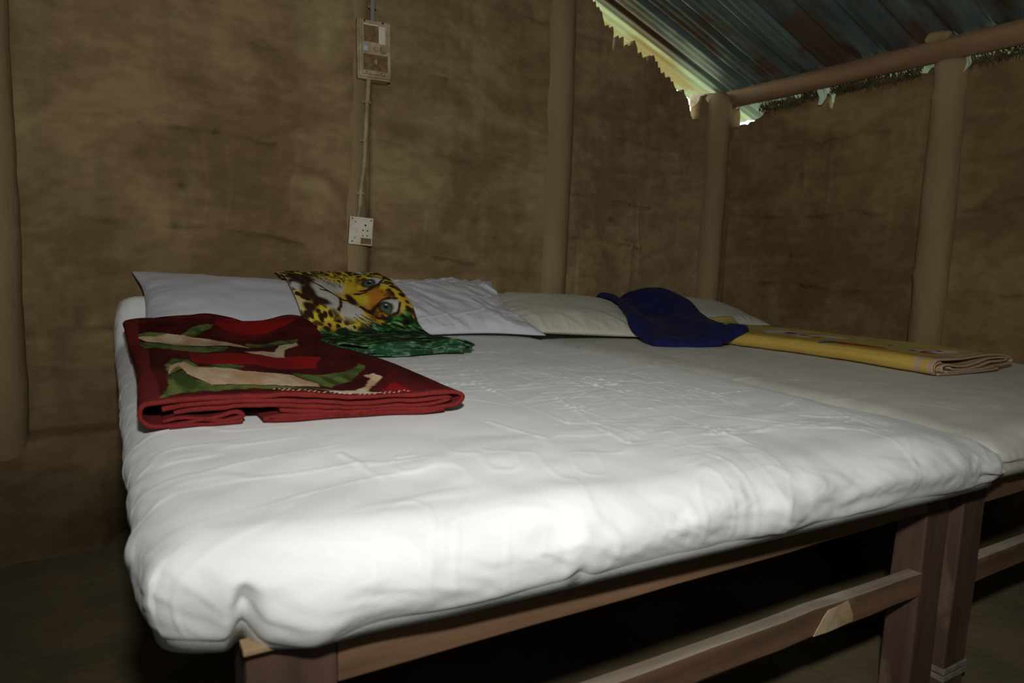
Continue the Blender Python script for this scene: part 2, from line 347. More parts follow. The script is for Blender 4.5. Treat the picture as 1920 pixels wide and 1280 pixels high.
def plain_wall(name, p, q, topf, label):
    n, m = 60, 40; t = np.linspace(0, 1, n); X = p[0]+(q[0]-p[0])*t; Y = p[1]+(q[1]-p[1])*t; top = topf(X)
    T = np.linspace(0, 1, m); Z = -.02+(top[:, None]+.02)*T[None]; X = np.repeat(X[:, None], m, 1); Y = np.repeat(Y[:, None], m, 1)
    d = Vector((q[0]-p[0], q[1]-p[1])).normalized(); nx, ny = d.y, -d.x; R = relief(X+Y, Z, 33, BB)*1.0
    V1 = np.stack([X-nx*R, Y-ny*R, Z], -1).reshape(-1, 3); V2 = np.stack([X+nx*.08, Y+ny*.08, Z], -1).reshape(-1, 3)
    c = wall_colour(X+Y, Z, 70, BB)
    F = np.vstack([gridfaces(n, m), gridfaces(n, m, n*m, flip=True)]); e = np.arange(n-1)*m+m-1; F = np.vstack([F, np.stack([e, e+m, e+m+n*m, e+n*m], -1)])
    tag(link(name, fastmesh(name, np.vstack([V1, V2]), F, np.vstack([c.reshape(-1, 3)]*2)), M['mud']), kind='structure', label=label)
roofz = lambda x: np.where(x > XR, RZ(x), RZ2(x))
plain_wall('wall_left', (XL, YF), (XL, YW), lambda x: RZ2(XL)+0*x-.005, 'mud wall on the left, out of view')
plain_wall('wall_front', (XW, YF), (XL, YF), lambda x: roofz(x)-.01, 'mud wall behind the camera, out of view')

def roof():
    root = bpy.data.objects.new('ceiling', None); COL.objects.link(root); tag(root, 'dull teal corrugated metal roof sheets with rust patches', kind='structure')
    pitch = .125; edges = [2.455, 1.98, 1.28, .58, -.12, -.82, -1.6]
    def sheet(y1, y0, x0, x1, zf, dz, mt='metal', amp=.013):
        ny = int((y1-y0)/.0085); nx = 24; y = np.linspace(y0, y1, ny); x = np.linspace(x0, x1, nx); X, Y = np.meshgrid(x, y, indexing='ij')
        ph = (Y/pitch) % 1.0; prof = sstep(.0, .10, ph)*(1-sstep(.18, .28, ph))+.22*sstep(.44, .48, ph)*(1-sstep(.50, .54, ph))+.22*sstep(.72, .76, ph)*(1-sstep(.78, .82, ph))
        Z = zf(X)+dz+amp*prof+.004*vnoise(X*2, Y*2, 3)
        V = np.stack([X, Y, Z], -1).reshape(-1, 3); V2 = V.copy(); V2[:, 2] += .003
        F = np.vstack([gridfaces(nx, ny, flip=True), gridfaces(nx, ny, nx*ny)])
        link('corrugated_sheet', fastmesh('corrugated_sheet', np.vstack([V, V2]), F), M[mt], root)
    for i in range(len(edges)-1):
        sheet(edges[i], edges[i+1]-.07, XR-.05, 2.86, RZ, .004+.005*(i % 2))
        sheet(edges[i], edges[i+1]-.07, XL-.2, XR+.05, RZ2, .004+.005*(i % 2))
    o1 = sheet(2.66, 2.425, XR-.05, 2.86, RZ, .022, 'daylit', .005); o1 = sheet(2.66, 2.425, XL-.2, XR+.05, RZ2, .022, 'daylit', .005)
    bm = bmesh.new()
    for y0, y1 in zip(edges[1:], edges[:-1]):
        for xs, zf in (((XR, XR+.16), RZ), ((XR, XR-.16), RZ2)):
            v = [bm.verts.new((xs[0], y0-.03, RZ(XR)+.03)), bm.verts.new((xs[1], y0-.03, float(zf(xs[1]))+.03)), bm.verts.new((xs[1], y1, float(zf(xs[1]))+.03)), bm.verts.new((xs[0], y1, RZ(XR)+.03))]
            bm.faces.new(v)
    bmesh.ops.solidify(bm, geom=bm.faces[:], thickness=.003)
    bm_obj('ridge_cap', bm, M['metal'], root)
roof()
bm = bmesh.new(); bmesh.ops.create_grid(bm, x_segments=8, y_segments=8, size=14)
for v in bm.verts: v.co.z += random.uniform(-.05, .02)
tag(bm_obj('ground', bm, M['ground'], None, (0, 0, -.12)), 'green ground outside the hut', kind='structure')

# ------------------------------------------------------------------ poles and posts
def log():
    n, k = 160, 28; ys = np.linspace(-1.3, 2.47, n); th = np.linspace(0, 2*pi, k, endpoint=False); Y, A = np.meshgrid(ys, th, indexing='ij')
    r = .0405*(1+.06*fbm(Y*2, np.cos(A), 5, 3)+.03*fbm(Y*11, np.sin(A)*3, 6, 3)); r += .008*np.exp(-((Y-.95)/.05)**2)+.006*np.exp(-((Y-1.62)/.03)**2)*np.clip(np.cos(A-2.5), 0, 1)
    cx = 2.57+.006*vnoise(Y*1.5, Y*0, 7); cz = 1.608+.008*vnoise(Y*1.3, Y*0+3, 8)
    V = np.stack([cx+r*np.cos(A), Y, cz+r*np.sin(A)], -1).reshape(-1, 3)
    me = fastmesh('eave_pole', V, gridfaces(n, k, 0, True))
    b = bmesh.new(); b.from_mesh(me); b.verts.ensure_lookup_table()
    b.faces.new([b.verts[j] for j in range(k)]); b.faces.new([b.verts[(n-1)*k+j] for j in range(k)][::-1]); b.to_mesh(me); b.free()
    tag(link('eave_pole', me, M['log']), 'smooth brown peeled log running along the top of the right wall', 'pole')
log()
round_post('mud_post', 1.615, YW+.008, .070, -.01, RZ(1.615)-.01, M['mudpost'], 'mud-coated post standing proud in the middle of the head wall', 3, ell=.85, cap=False, knots=[(1.45, 4.4, .006), (.62, 4.6, .004)])
round_post('mud_post', .742, YW-.0, .066, -.01, RZ(.748)-.01, M['mudpost'], 'mud-coated post behind the switch box and conduit', 5, ell=.75, cap=False)
round_post('mud_post', -.285, YW-.045, .07, -.01, RZ2(-.285)-.01, M['mudpost'], 'mud-coated post at the far left edge of the head wall', 8, cap=False, knots=[(1.2, 5.5, .008), (.85, 5.6, .008), (.75, 5.5, .004)])
round_post('corner_post', 2.490, YW-.045, .058, -.01, 1.628, M['mudpost'], 'rounded mud-coated post in the corner holding the end of the eave pole', 11)
round_post('wall_post', XW-.022, 1.388, .056, -.01, 1.572, M['mudpost'], 'slightly crooked timber post on the right wall below the eave pole', 14, cap=False, knots=[(1.45, 2.6, .010), (.82, 2.4, .007)])
# stub of a pale cut log beside the corner post
bm = bmesh.new(); cyl(bm, (2.40, 2.47, 1.600), (2.50, 2.36, 1.598), .030, .032, 20); bmesh.ops.bevel(bm, geom=[e for e in bm.edges if e.calc_length() < .015], offset=.004, segments=2, affect='EDGES')
tag(bm_obj('log_stub', bm, M['logend'], smooth=True), 'short pale cut log stub beside the corner post top', 'log')
# mud lump above pole at the right wall post
bm = bmesh.new(); bmesh.ops.create_icosphere(bm, subdivisions=4, radius=.05)
for v in bm.verts:
    v.co = Vector((v.co.x*.45, v.co.y*.8, v.co.z*.42)); v.co *= 1+.25*float(fbm(v.co.x*30, v.co.y*30+v.co.z*20, 5, 3))
tag(bm_obj('mud_lump', bm, M['mudpost'], None, (2.545, 1.42, 1.655), True), 'lump of dried mud packed between the eave pole and roof', 'mud lump')
# dark thatch fringe along the top of the right wall
def fringe():
    bm = bmesh.new(); rnd = random.Random(4)
    for k in range(1500):
        y = rnd.choice([rnd.uniform(1.50, 2.22), rnd.uniform(1.50, 2.22), rnd.uniform(.9, 1.36)])
        if abs(y-1.885) < .02: continue
        h = rnd.uniform(.008, .026); w = rnd.uniform(.002, .004); x = XW-.012-rnd.uniform(0, .02); z = 1.564-(.012 if y > 2.0 else 0)+rnd.uniform(-.016, .010); a = rnd.uniform(-.7, .7)
        v = [bm.verts.new(p) for p in ((x, y-w, z), (x, y+w, z), (x-.003, y+a*h, z-h if rnd.random() < .45 else z+h), (x+.006, y, z))]
        bm.faces.new(v[:3]); bm.faces.new((v[0], v[2], v[3])); bm.faces.new((v[1], v[3], v[2]))
    tag(bm_obj('thatch_fringe', bm, M['straw']), 'dark straw bits sticking out along the top of the right wall', 'straw', kind='stuff')
fringe()
# pale torn plastic strips hanging in the gap
def flap(y, w, h, label, mt):
    n = 14; V = []; 
    for i in range(n):
        t = i/(n-1); ww = w*(1-.55*t**2); 
        for j in range(7):
            s = j/6-.5; V.append((XW-.052+.010*sin(t*3)+.006*cos(s*6), y+s*ww+.004*sin(t*7), 1.585-h*t+.004*abs(s)))
    V = np.array(V); me = fastmesh('torn_strip', V, gridfaces(n, 7)); o = link('torn_strip', me, mt)
    md = o.modifiers.new('solid', 'SOLIDIFY'); md.thickness = .0015
    tag(o, label, 'plastic strip')
M['plast'] = mat('pale_green_plastic', (.55, .68, .55), .5, (.45, .55, .38), 12)
flap(1.885, .045, .080, 'pale torn plastic tongue hanging under the eave pole, mid right wall', M['plast'])
flap(1.335, .045, .062, 'pale torn plastic tongue hanging right of the wall post', M['plast'])

# ------------------------------------------------------------------ beds
XM = 1.305                 # line where the two beds meet
def bed(name, x0, x1, yf, label, wr, wl, lw=.088, seed=0):
    t = thing(name, label, 'bed', (0, 0, 0)); ld_ = .058; ytop = 2.30
    def leg(xa, xb, ya, yb): return timber('leg', xa, xb, ya, yb, -.002, .4465, M['wood_z'], t, .004, .002, seed+int(xa*10))
    l1 = leg(x0, x0+wl, yf, yf+ld_+.01); l2 = leg(x1-wr, x1, yf, yf+ld_); leg(x0, x0+wl, ytop-.06, ytop); leg(x1-wr, x1, ytop-.06, ytop)
    timber('rail', x0+wl, x1-wr, yf+.002, yf+.04, .386, .4465, M['wood_x'], t, .002, .0015, seed+3)
    timber('rail', x0+wl, x1-wr, ytop-.04, ytop-.002, .386, .4465, M['wood_x'], t, .002, .0015, seed+4)
    s = timber('stretcher', x0+wl, x1-wr+.006, yf+.002, yf+.026, .2225, .270, M['greywood'], t, .002, .002, seed+5)
    timber('stretcher', x0+wl, x1-wr, ytop-.04, ytop-.01, .2225, .270, M['greywood'], t, .002, .002, seed+6)
    for xa, xb in ((x0+.012, x0+.05), (x1-.05, x1-.012)):
        timber('side_rail', xa, xb, yf+ld_+.01, ytop-.06, .386, .4465, M['wood_y'], t, .002, .0015, seed+7)
    y = yf+.045; k = 0
    while y+.1 < ytop:
        timber('slat', x0+.052, x1-.052, y, y+.10, .418, .4460, M['wood_y'], t, .002, .001, seed+8+k); y += .155; k += 1
    return t, l1, l2, s
bedA, la1, la2, sA = bed('wooden_bed', .103, 1.372, .65, 'left wooden bed frame with brown legs, nearest the camera', .078, .089)
bedB, lb1, lb2, sB = bed('wooden_bed', 1.380, 2.52, .632, 'right wooden bed frame standing against its neighbour on the right', .082, .080, seed=50)
for s in (sA, sB):
    s['label'] = 'dusty weathered stretcher bar'; s.data.materials.clear(); s.data.materials.append(M['wood_x']); s.data.materials.append(M['greywood'])
    for p in s.data.polygons:
        if p.normal.z > .5: p.material_index = 1
# scraped bare patch on the near stretcher, pale board edge, film wrap on a leg
def patch(name, pts, y, parent, m):
    bm = bmesh.new(); f = bm.faces.new([bm.verts.new((a, y, b)) for a, b in pts]); r = bmesh.ops.extrude_face_region(bm, geom=[f])
    for v in [g for g in r['geom'] if isinstance(g, bmesh.types.BMVert)]: v.co.y -= .0012
    bmesh.ops.recalc_face_normals(bm, faces=bm.faces); return bm_obj(name, bm, m, parent)
patch('scraped_patch', [(.985, .2245), (1.0, .242), (1.008, .252), (1.02, .262), (1.05, .2645), (1.072, .268), (1.078, .258), (1.090, .238), (1.094, .226), (1.05, .2235), (1.02, .2228)], .6525, bedA, M['scrape'])['label'] = 'pale bare patch on the stretcher'
timber('edge_board', .098, .150, .636, .66, .4470, .4525, M['pale'], bedA, .0015, .001, 9)
bm = bmesh.new()
for zz, sl in ((.055, .2), (.040, -.15)):
    box(bm, 1.3785, 1.4640, .6305, .692, zz-.006, zz+.006, .002)
bm_obj('film_wrap', bm, M['tape'], bedB)['label'] = 'clear film wrapped round the leg foot'

# ------------------------------------------------------------------ mattresses with sheets
CR = [
[(1.336, 1.774), (1.335, 1.309), (1.285, .939)], [(.781, 1.584), (.881, 1.242), (1.061, 1.108)], [(.699, 1.475), (.663, 1.173), (.65, .911), (.861, .792)],
[(.895, 1.182), (.91, 1.023), (.933, .861), (1.089, .702)], [(.715, .76), (.747, .66), (.735, .56)], [(.526, .962), (.556, .833)],
[(.261, .876), (.283, .763)], [(.746, 1.085), (.692, .894), (.709, .792)], [(.681, .879), (.672, .774), (.827, .761), (1.059, .765)],
[(.9, 1.408), (1.007, 1.289), (1.148, 1.201)], [(1.182, .674), (1.098, .58), (1.023, .532)], [(1.189, .748), (1.153, .651)], [(.994, .77), (1.114, .679), (1.092, .544)],
[(1.058, 1.782), (1.059, 1.356), (1.073, 1.104)], [(.816, 1.623), (1.017, 1.461)], [(.507, 1.46), (.57, 1.152), (.63, 1.052)], [(1.534, 1.796), (1.512, 1.411), (1.608, 1.175)],
[(1.456, 1.225), (1.572, 1.055), (1.889, .787)], [(1.40, 1.274), (1.525, 1.113), (1.62, .959)], [(1.6, 1.6), (1.63, 1.3), (1.75, 1.05)]]
rc_ = np.random.RandomState(12)
for _ in range(70):
    cx, cy = rc_.uniform(.55, 1.32), rc_.uniform(.72, 1.75); a_ = rc_.choice([rc_.normal(-.25, .25), rc_.normal(1.45, .2)], p=[.6, .4]); l_ = rc_.uniform(.03, .13)
    CR.append([(cx-l_*cos(a_), cy-l_*sin(a_)), (cx+rc_.normal(0, .008), cy+rc_.normal(0, .008)), (cx+l_*cos(a_+.2), cy+l_*sin(a_+.2))])
for _ in range(14):
    cx, cy = rc_.uniform(1.5, 1.9), rc_.uniform(.75, 1.6); a_ = rc_.normal(1.75, .3); l_ = rc_.uniform(.06, .2)
    CR.append([(cx-l_*cos(a_), cy-l_*sin(a_)), (cx, cy), (cx+l_*cos(a_+.15), cy+l_*sin(a_+.15))])
def mattress(x0, x1, y0f, y1, zt, Rv, m, label, seed, hump, dip, res=.0042, tuck=172, cornerdrop=0, rc=.014):
    Rh = .066; wr = Rv*radians(tuck)*1.15
    ia, ib, ja, jb = x0+Rh+rc, x1-Rh-rc, .58+Rh+rc, y1-Rh-rc
    xs = np.linspace(ia-rc-wr, ib+rc+wr, int((ib-ia+2*(rc+wr))/res)); ys = np.linspace(ja-rc-wr, jb+rc+wr, int((jb-ja+2*(rc+wr))/res))
    A, B = np.meshgrid(xs, ys, indexing='ij')
    px = np.clip(A, ia, ib); py = np.clip(B, ja, jb); dx = A-px; dy = B-py
    d = np.maximum(np.abs(dx), np.abs(dy)); h = np.hypot(dx, dy)+1e-9; nx = dx/h; ny = dy/h
    th = np.clip((d-rc)/wr, 0, 1)*radians(tuck)
    st = np.sin(th); st = np.where(th > pi/2, np.clip(st, 0, 1)**.38, st); kf = (np.abs(nx)**5+np.abs(ny)**5+1e-9)**(-.2); kf = np.where(h < 1e-6, 1, kf)
    reach = (np.minimum(d, rc)+Rh*st)*(1+(kf-1)*.8)
    X = px+nx*reach; Y = py+ny*reach; Z = zt-Rv*(1-np.cos(th))
    NX = nx*np.sin(th); NY = ny*np.sin(th); NZ = np.cos(th)
    side = sstep(.15, 1.3, th)
    Y = Y+(y0f(X)-.58)*sstep(1.3, .58, Y)                      # foot edge not quite straight
    w = .0045*fbm(X*3.2, Y*3.2, seed, 3)*(1-.3*side)
    # long soft stretch folds, anisotropic, warped
    qx = X+.06*vnoise(X*3, Y*3, seed+1); qy = Y+.06*vnoise(X*3+7, Y*3, seed+2)
    w += .0016*fbm(qx*5+qy*3, qy*24-qx*9, seed+3, 4)*sstep(-.5, .5, vnoise(X*2.5, Y*2.5, seed+6))
    w += .0010*np.clip(ridged(qx*9, qy*26, seed+4)-.72, 0, 1)*5*sstep(-.1, .5, vnoise(X*4, Y*4, seed+5))
    w += .0009*np.clip(ridged(qx*22-qy*10, qy*9+qx*3, seed+14)-.75, 0, 1)*5*sstep(0, .5, vnoise(X*3+4, Y*3, seed+15))
    # broad swirls near the foot
    w += .0075*fbm(qx*7+3*qy, qy*9-5*qx, seed+9, 2)*sstep(1.05, .70, Y)
    # gathers down the sides
    e = np.where(np.abs(dy) > np.abs(dx), X, Y); dep = th
    g = fbm((e-.045*dep)*20+.8*vnoise(e*6, dep*2, seed+7), dep*1.2, seed+8, 3)+.5*fbm((e-.06*dep)*38, dep*.9, seed+18, 2)
    w += .0036*g*side*np.where(np.abs(dx) > np.abs(dy), 1.1, 1.0)
    w += .006*fbm((e+.05*dep)*8, dep*.9, seed+28, 2)*side*sstep(1.1, .6, Y)
    wX = X+.004*vnoise(X*20, Y*20, 77); wY = Y+.006*vnoise(X*12, Y*12, 78); mod = np.clip(.55+.6*vnoise(X*8, Y*8, 79), .1, 1)
    for k, L in enumerate(CR):
        big = 1.0 if k < 20 else .75
        for a, b in zip(L[:-1], L[1:]):
            bbx = (wX > min(a[0], b[0])-.03) & (wX < max(a[0], b[0])+.03) & (wY > min(a[1], b[1])-.03) & (wY < max(a[1], b[1])+.03)
            if not bbx.any(): continue
            D, t = segdist(wX[bbx], wY[bbx], a, b)
            w[bbx] += big*(.0021*np.exp(-(D/.0032)**2)-.0005*np.exp(-((D-.010)/.007)**2))*(1-.5*side[bbx])*mod[bbx]
    w = w*(1-sstep(1.9, 2.5, th))
    X = X+NX*w; Y = Y+NY*w; Z = Z+NZ*w
    # sheet hem hanging unevenly below the edge
    low = sstep(1.1, 2.0, th)*(1-sstep(2.2, 2.8, th)); Z = Z-low*(.004+.008*fbm(e*9, e*0+seed, seed+38, 2))
    if cornerdrop:
        cdn = np.exp(-(((X-.03)/.045)**2+((Y-.63)/.05)**2)); Z = Z-cornerdrop*cdn*side*1.0; Y = Y+.0*cdn
        nt = np.exp(-((X-.100)/.010)**2)*sstep(.8, .66, Y)*sstep(.9, 1.8, th); Z = Z+.013*nt; Y = Y+.020*nt
        hb = np.exp(-((X-.160)/.040)**2)*sstep(.8, .66, Y)*sstep(.9, 2., th); Z = Z-.010*hb; Y = Y-.006*hb
        nt = np.exp(-((X-.46)/.012)**2)*sstep(.8, .62, Y)*sstep(.6, 1.8, th); Z = Z+.008*nt
    # crown of the pad
    Z = Z-.014*np.clip((1.20-Y)/.60, 0, 1)**2*(1-sstep(1.0, 2.0, th))
    Z = hump(X, Y, Z)
    Z = Z-dip(X, Y)*(1-sstep(1.4, 2.2, th))
    Z = np.where(th > 2.6, np.maximum(Z, .4478)*0+.4488, np.maximum(Z, .4420+.0058*(th > 2.2)))
    V = np.stack([X, Y, Z], -1).reshape(-1, 3)
    # under side closing panel
    me = fastmesh('mattress', V, gridfaces(len(xs), len(ys)))
    bmx = bmesh.new(); bmx.from_mesh(me); be = [e_ for e_ in bmx.edges if e_.is_boundary]; bmesh.ops.holes_fill(bmx, edges=be, sides=0); bmx.to_mesh(me); bmx.free()
    o = link('mattress', me, m); return tag(o, label, 'mattress')
def humpA(X, Y, Z):
    u = sstep(2.16, 2.30, Y); top = sstep(.44, .55, Z)
    return Z+.115*u*top
def humpB(X, Y, Z):
    return Z+.05*sstep(2.1, 2.3, Y)*sstep(.44, .55, Z)-.0*X
def footA(X): return np.interp(X, [0, .04, .09, .16, .3, 1.2, 1.4], [.662, .652, .634, .612, .598, .568, .566])
def footB(X): return np.interp(X, [1.3, 1.4, 1.6, 2.5], [.60, .585, .58, .60])
mA = mattress(.012, 1.402, footA, 2.385, .563, .056, M['sheet'], 'thick left mattress under a crumpled bright white sheet', 200, humpA, lambda X, Y: .024*sstep(1.20, 1.38, X), cornerdrop=-.006)
mB = mattress(1.396, 2.57, footB, 2.385, .551, .051, M['cream'], 'right mattress under a duller cream-white sheet, slightly lower', 300, humpB, lambda X, Y: .012*sstep(1.62, 1.42, X), res=.0055)

# ------------------------------------------------------------------ pillows
def pillow(cx, cy, w, dpt, th, z, tilt, rot, m, label, seed, roll=0, pull=(0, 0, 0, 0), wa=.5):
    n, k = 130, 110; u = np.linspace(-1, 1, n); v = np.linspace(-1, 1, k); U, Vv = np.meshgrid(u, v, indexing='ij')
    px = w/2*U*(1-.045*(1-Vv**2)*U**2+.01*Vv**4); py = dpt/2*Vv*(1-.06*(1-U**2)*Vv**2)
    # corner pulls
    for (su, sv), a in zip(((-1, 1), (1, 1), (-1, -1), (1, -1)), pull):
        g = np.exp(-((U-su)**2+(Vv-sv)**2)/.12); px = px+su*a*g; py = py+sv*a*g
    prof = np.clip(1-np.abs(U)**3.2, 0, 1)**.62*np.clip(1-np.abs(Vv)**2.6, 0, 1)**.62
    crn = np.maximum(np.abs(U), np.abs(Vv)); rad = np.arctan2(Vv, U)
    q = U*3.2+Vv*1.3+.5*vnoise(U*2, Vv*2, seed+5); wr = .006*fbm(U*1.8+3, Vv*2, seed, 2)+wa*(.0065*np.clip(ridged(q, Vv*.8, seed+4)-.35, 0, 1)+.003*fbm(U*7+Vv*4, Vv*2-U*2, seed+3, 2)+.004*np.clip(ridged(U*2+Vv, Vv*5-U*1.5, seed+14)-.6, 0, 1))
    wr += (.002+.004*min(wa, .5))*fbm(U*16, Vv*1.5, seed+6, 2)*sstep(.55, .95, np.abs(Vv))*(1-sstep(.95, 1, np.abs(Vv)))
    wr += (.001+.004*min(wa, .5))*fbm(Vv*12, U*1.5, seed+7, 2)*sstep(.6, .95, np.abs(U))*(1-sstep(.95, 1, np.abs(U)))
    ztop = th*.62*prof+wr*np.clip(prof*3, 0, 1); zbot = -th*.38*prof
    seam = .0012
    V1 = np.stack([px, py, ztop+seam], -1).reshape(-1, 3); V2 = np.stack([px, py, zbot-seam], -1).reshape(-1, 3)
    F = np.vstack([gridfaces(n, k), gridfaces(n, k, n*k, flip=True)])
    def strip(i): i = np.array(i); return np.stack([i[:-1], i[1:], i[1:]+n*k, i[:-1]+n*k], -1)
    I = np.arange(n*k).reshape(n, k)
    F = np.vstack([F, strip(I[:, 0])[:, ::-1], strip(I[:, -1]), strip(I[0, :]), strip(I[-1, :])[:, ::-1]])
    me = fastmesh('pillow', np.vstack([V1, V2]), F)
    o = link('pillow', me, m, None, (cx, cy, z)); o.rotation_euler = (radians(tilt), radians(roll), radians(rot))
    return tag(o, label, 'pillow', 'pillows in a row at the head of the beds')
pls = [
 pillow(.375, 2.185, .60, .40, .080, .652, 22, 0, M['pillowb'], 'white pillow at the left end, partly under the red blanket', 21, pull=(.014, .0, 0, 0), roll=3, wa=.15),
 pillow(.970, 2.195, .60, .43, .080, .650, 20, -5, M['pillowb'], 'wrinkled bluish-white pillow right of the leopard-print blanket', 22, roll=-1, pull=(0, .02, 0, .03), wa=2.4),
 pillow(1.50, 2.13, .56, .46, .085, .622, 12, -15, M['pillowc'], 'cream pillow between the bluish-white pillow and the blue cloth', 23, roll=2),
 pillow(2.21, 2.18, .56, .38, .075, .620, 12, -3, M['pillowc'], 'pale pillow at the right end, half hidden by blue cloth', 24, wa=.2),
]
bpy.context.view_layer.update()
# ------------------------------------------------------------------ height field of what lies below, for cloths
def heightmap(objs, x0, x1, y0, y1, s=.012):
    xs = np.arange(x0, x1, s); ys = np.arange(y0, y1, s); H = np.full((len(xs), len(ys)), .55)
    trees = []
    for o in objs:
        me = o.data; V = np.empty(len(me.vertices)*3, np.float32); me.vertices.foreach_get('co', V); V = V.reshape(-1, 3)
        mw = np.array(o.matrix_world); V = V@mw[:3, :3].T+mw[:3, 3]
        i = np.round((V[:, 0]-x0)/s).astype(int); j = np.round((V[:, 1]-y0)/s).astype(int); ok = (i >= 0) & (i < len(xs)) & (j >= 0) & (j < len(ys))
        np.maximum.at(H, (i[ok], j[ok]), V[ok, 2])
    return xs, ys, H
HX, HY, HH = heightmap([mA, mB]+pls, -.1, 2.7, .5, 2.5)
def blur(H, r, it=3):
    for _ in range(it):
        P = np.pad(H, r, mode='edge'); c = np.cumsum(P, 0); c = np.vstack([np.zeros((1, c.shape[1])), c]); P = (c[2*r+1:]-c[:-2*r-1])/(2*r+1)
        c = np.cumsum(P, 1); c = np.hstack([np.zeros((c.shape[0], 1)), c]); H = (c[:, 2*r+1:]-c[:, :-2*r-1])/(2*r+1)
    return H
def dil(H, r):
    for _ in range(r):
        P = np.pad(H, 1, mode='edge'); H = np.maximum.reduce([P[1:-1, 1:-1], P[2:, 1:-1], P[:-2, 1:-1], P[1:-1, 2:], P[1:-1, :-2]])
    return H
HS = np.maximum(blur(HH, 2, 2), blur(dil(HH, 2), 2, 2))
def surf(x, y, H=None):
    H = HS if H is None else H
    fx = np.clip((x-HX[0])/.012, 0, len(HX)-1.001); fy = np.clip((y-HY[0])/.012, 0, len(HY)-1.001); i = fx.astype(int); j = fy.astype(int); a = fx-i; b = fy-j
    return H[i, j]*(1-a)*(1-b)+H[i+1, j]*a*(1-b)+H[i, j+1]*(1-a)*b+H[i+1, j+1]*a*b

def catmull(P, n):
    P = np.array(P, float); Q = np.vstack([2*P[0]-P[1], P, 2*P[-1]-P[-2]]); out = []
    for i in range(1, len(Q)-2):
        for t in np.linspace(0, 1, 14, endpoint=False):
            a, b, c, d = Q[i-1], Q[i], Q[i+1], Q[i+2]
            out.append(.5*((2*b)+(-a+c)*t+(2*a-5*b+4*c-d)*t*t+(-a+3*b-3*c+d)*t**3))
    out.append(P[-1]); out = np.array(out); L = np.r_[0, np.cumsum(np.hypot(*np.diff(out, axis=0).T))]; s = np.linspace(0, L[-1], n)
    return np.stack([np.interp(s, L, out[:, 0]), np.interp(s, L, out[:, 1])], -1)
def folded(name, ribbons, width, place, ys, thick, colour, m, seed, n=420, amp=.0012, fade=None, top=None):
    """cloth folded in layers: each ribbon is a profile (across, up) carried along the length.
    place(a, t, up) gives world x, y, z;  colour(part, world, a, t, istop) gives rgb"""
    Vs, Fs, Cs, off = [], [], [], 0
    for ri, P in enumerate(ribbons):
        prof = catmull(P, n); tan = np.gradient(prof, axis=0); tan /= np.linalg.norm(tan, axis=1)[:, None]+1e-9; nor = np.stack([-tan[:, 1], tan[:, 0]], -1)
        S, Tt = np.meshgrid(np.arange(n), ys, indexing='ij')
        loops = []
        for sgn in (1, -1):
            q = prof+nor*thick/2*sgn; loops.append(q)
        ring = np.vstack([loops[0], loops[1][::-1]]); k = len(ring)
        A = np.repeat(ring[:, 0][:, None], len(ys), 1); U = np.repeat(ring[:, 1][:, None], len(ys), 1); T = np.repeat(ys[None], k, 0)
        # layers lie slightly differently along the length
        ul = U+amp*fbm(A*14, T*9+U*60, seed+ri, 2)*np.clip(U/.01, 0, 1)
        ul = np.maximum(ul, .0004)
        A2 = A+.002*fbm(T*10, U*80, seed+7, 2)
        X, Y, Z = place(A2, T, ul)
        idx = np.arange(k)
        istop = np.repeat(((idx < n) & (nor[np.minimum(idx, n-1), 1] > .25) & (ri == 0) & (ring[:, 1] > top(ring[:, 0])))[:, None], len(ys), 1) if top else None
        C = colour(X, Y, Z, A, T, U, istop)
        Vs.append(np.stack([X, Y, Z], -1).reshape(-1, 3)); Cs.append(C.reshape(-1, 3))
        F = gridfaces(k, len(ys), off, flip=True); I = np.arange(k*len(ys)).reshape(k, len(ys))+off
        F2 = np.stack([I[-1, :-1], I[-1, 1:], I[0, 1:], I[0, :-1]], -1)
        a = np.arange(n-1)
        E1 = np.stack([I[a, 0], I[a+1, 0], I[k-2-a, 0], I[k-1-a, 0]], -1); E2 = np.stack([I[a, -1], I[k-1-a, -1], I[k-2-a, -1], I[a+1, -1]], -1)
        Fs += [F, F2, E1, E2]; off += k*len(ys)
    me = fastmesh(name, np.vstack(Vs), np.vstack(Fs), np.vstack(Cs))
    bmx = bmesh.new(); bmx.from_mesh(me); bmesh.ops.recalc_face_normals(bmx, faces=bmx.faces); bmx.to_mesh(me); bmx.free()
    return link(name, me, m)

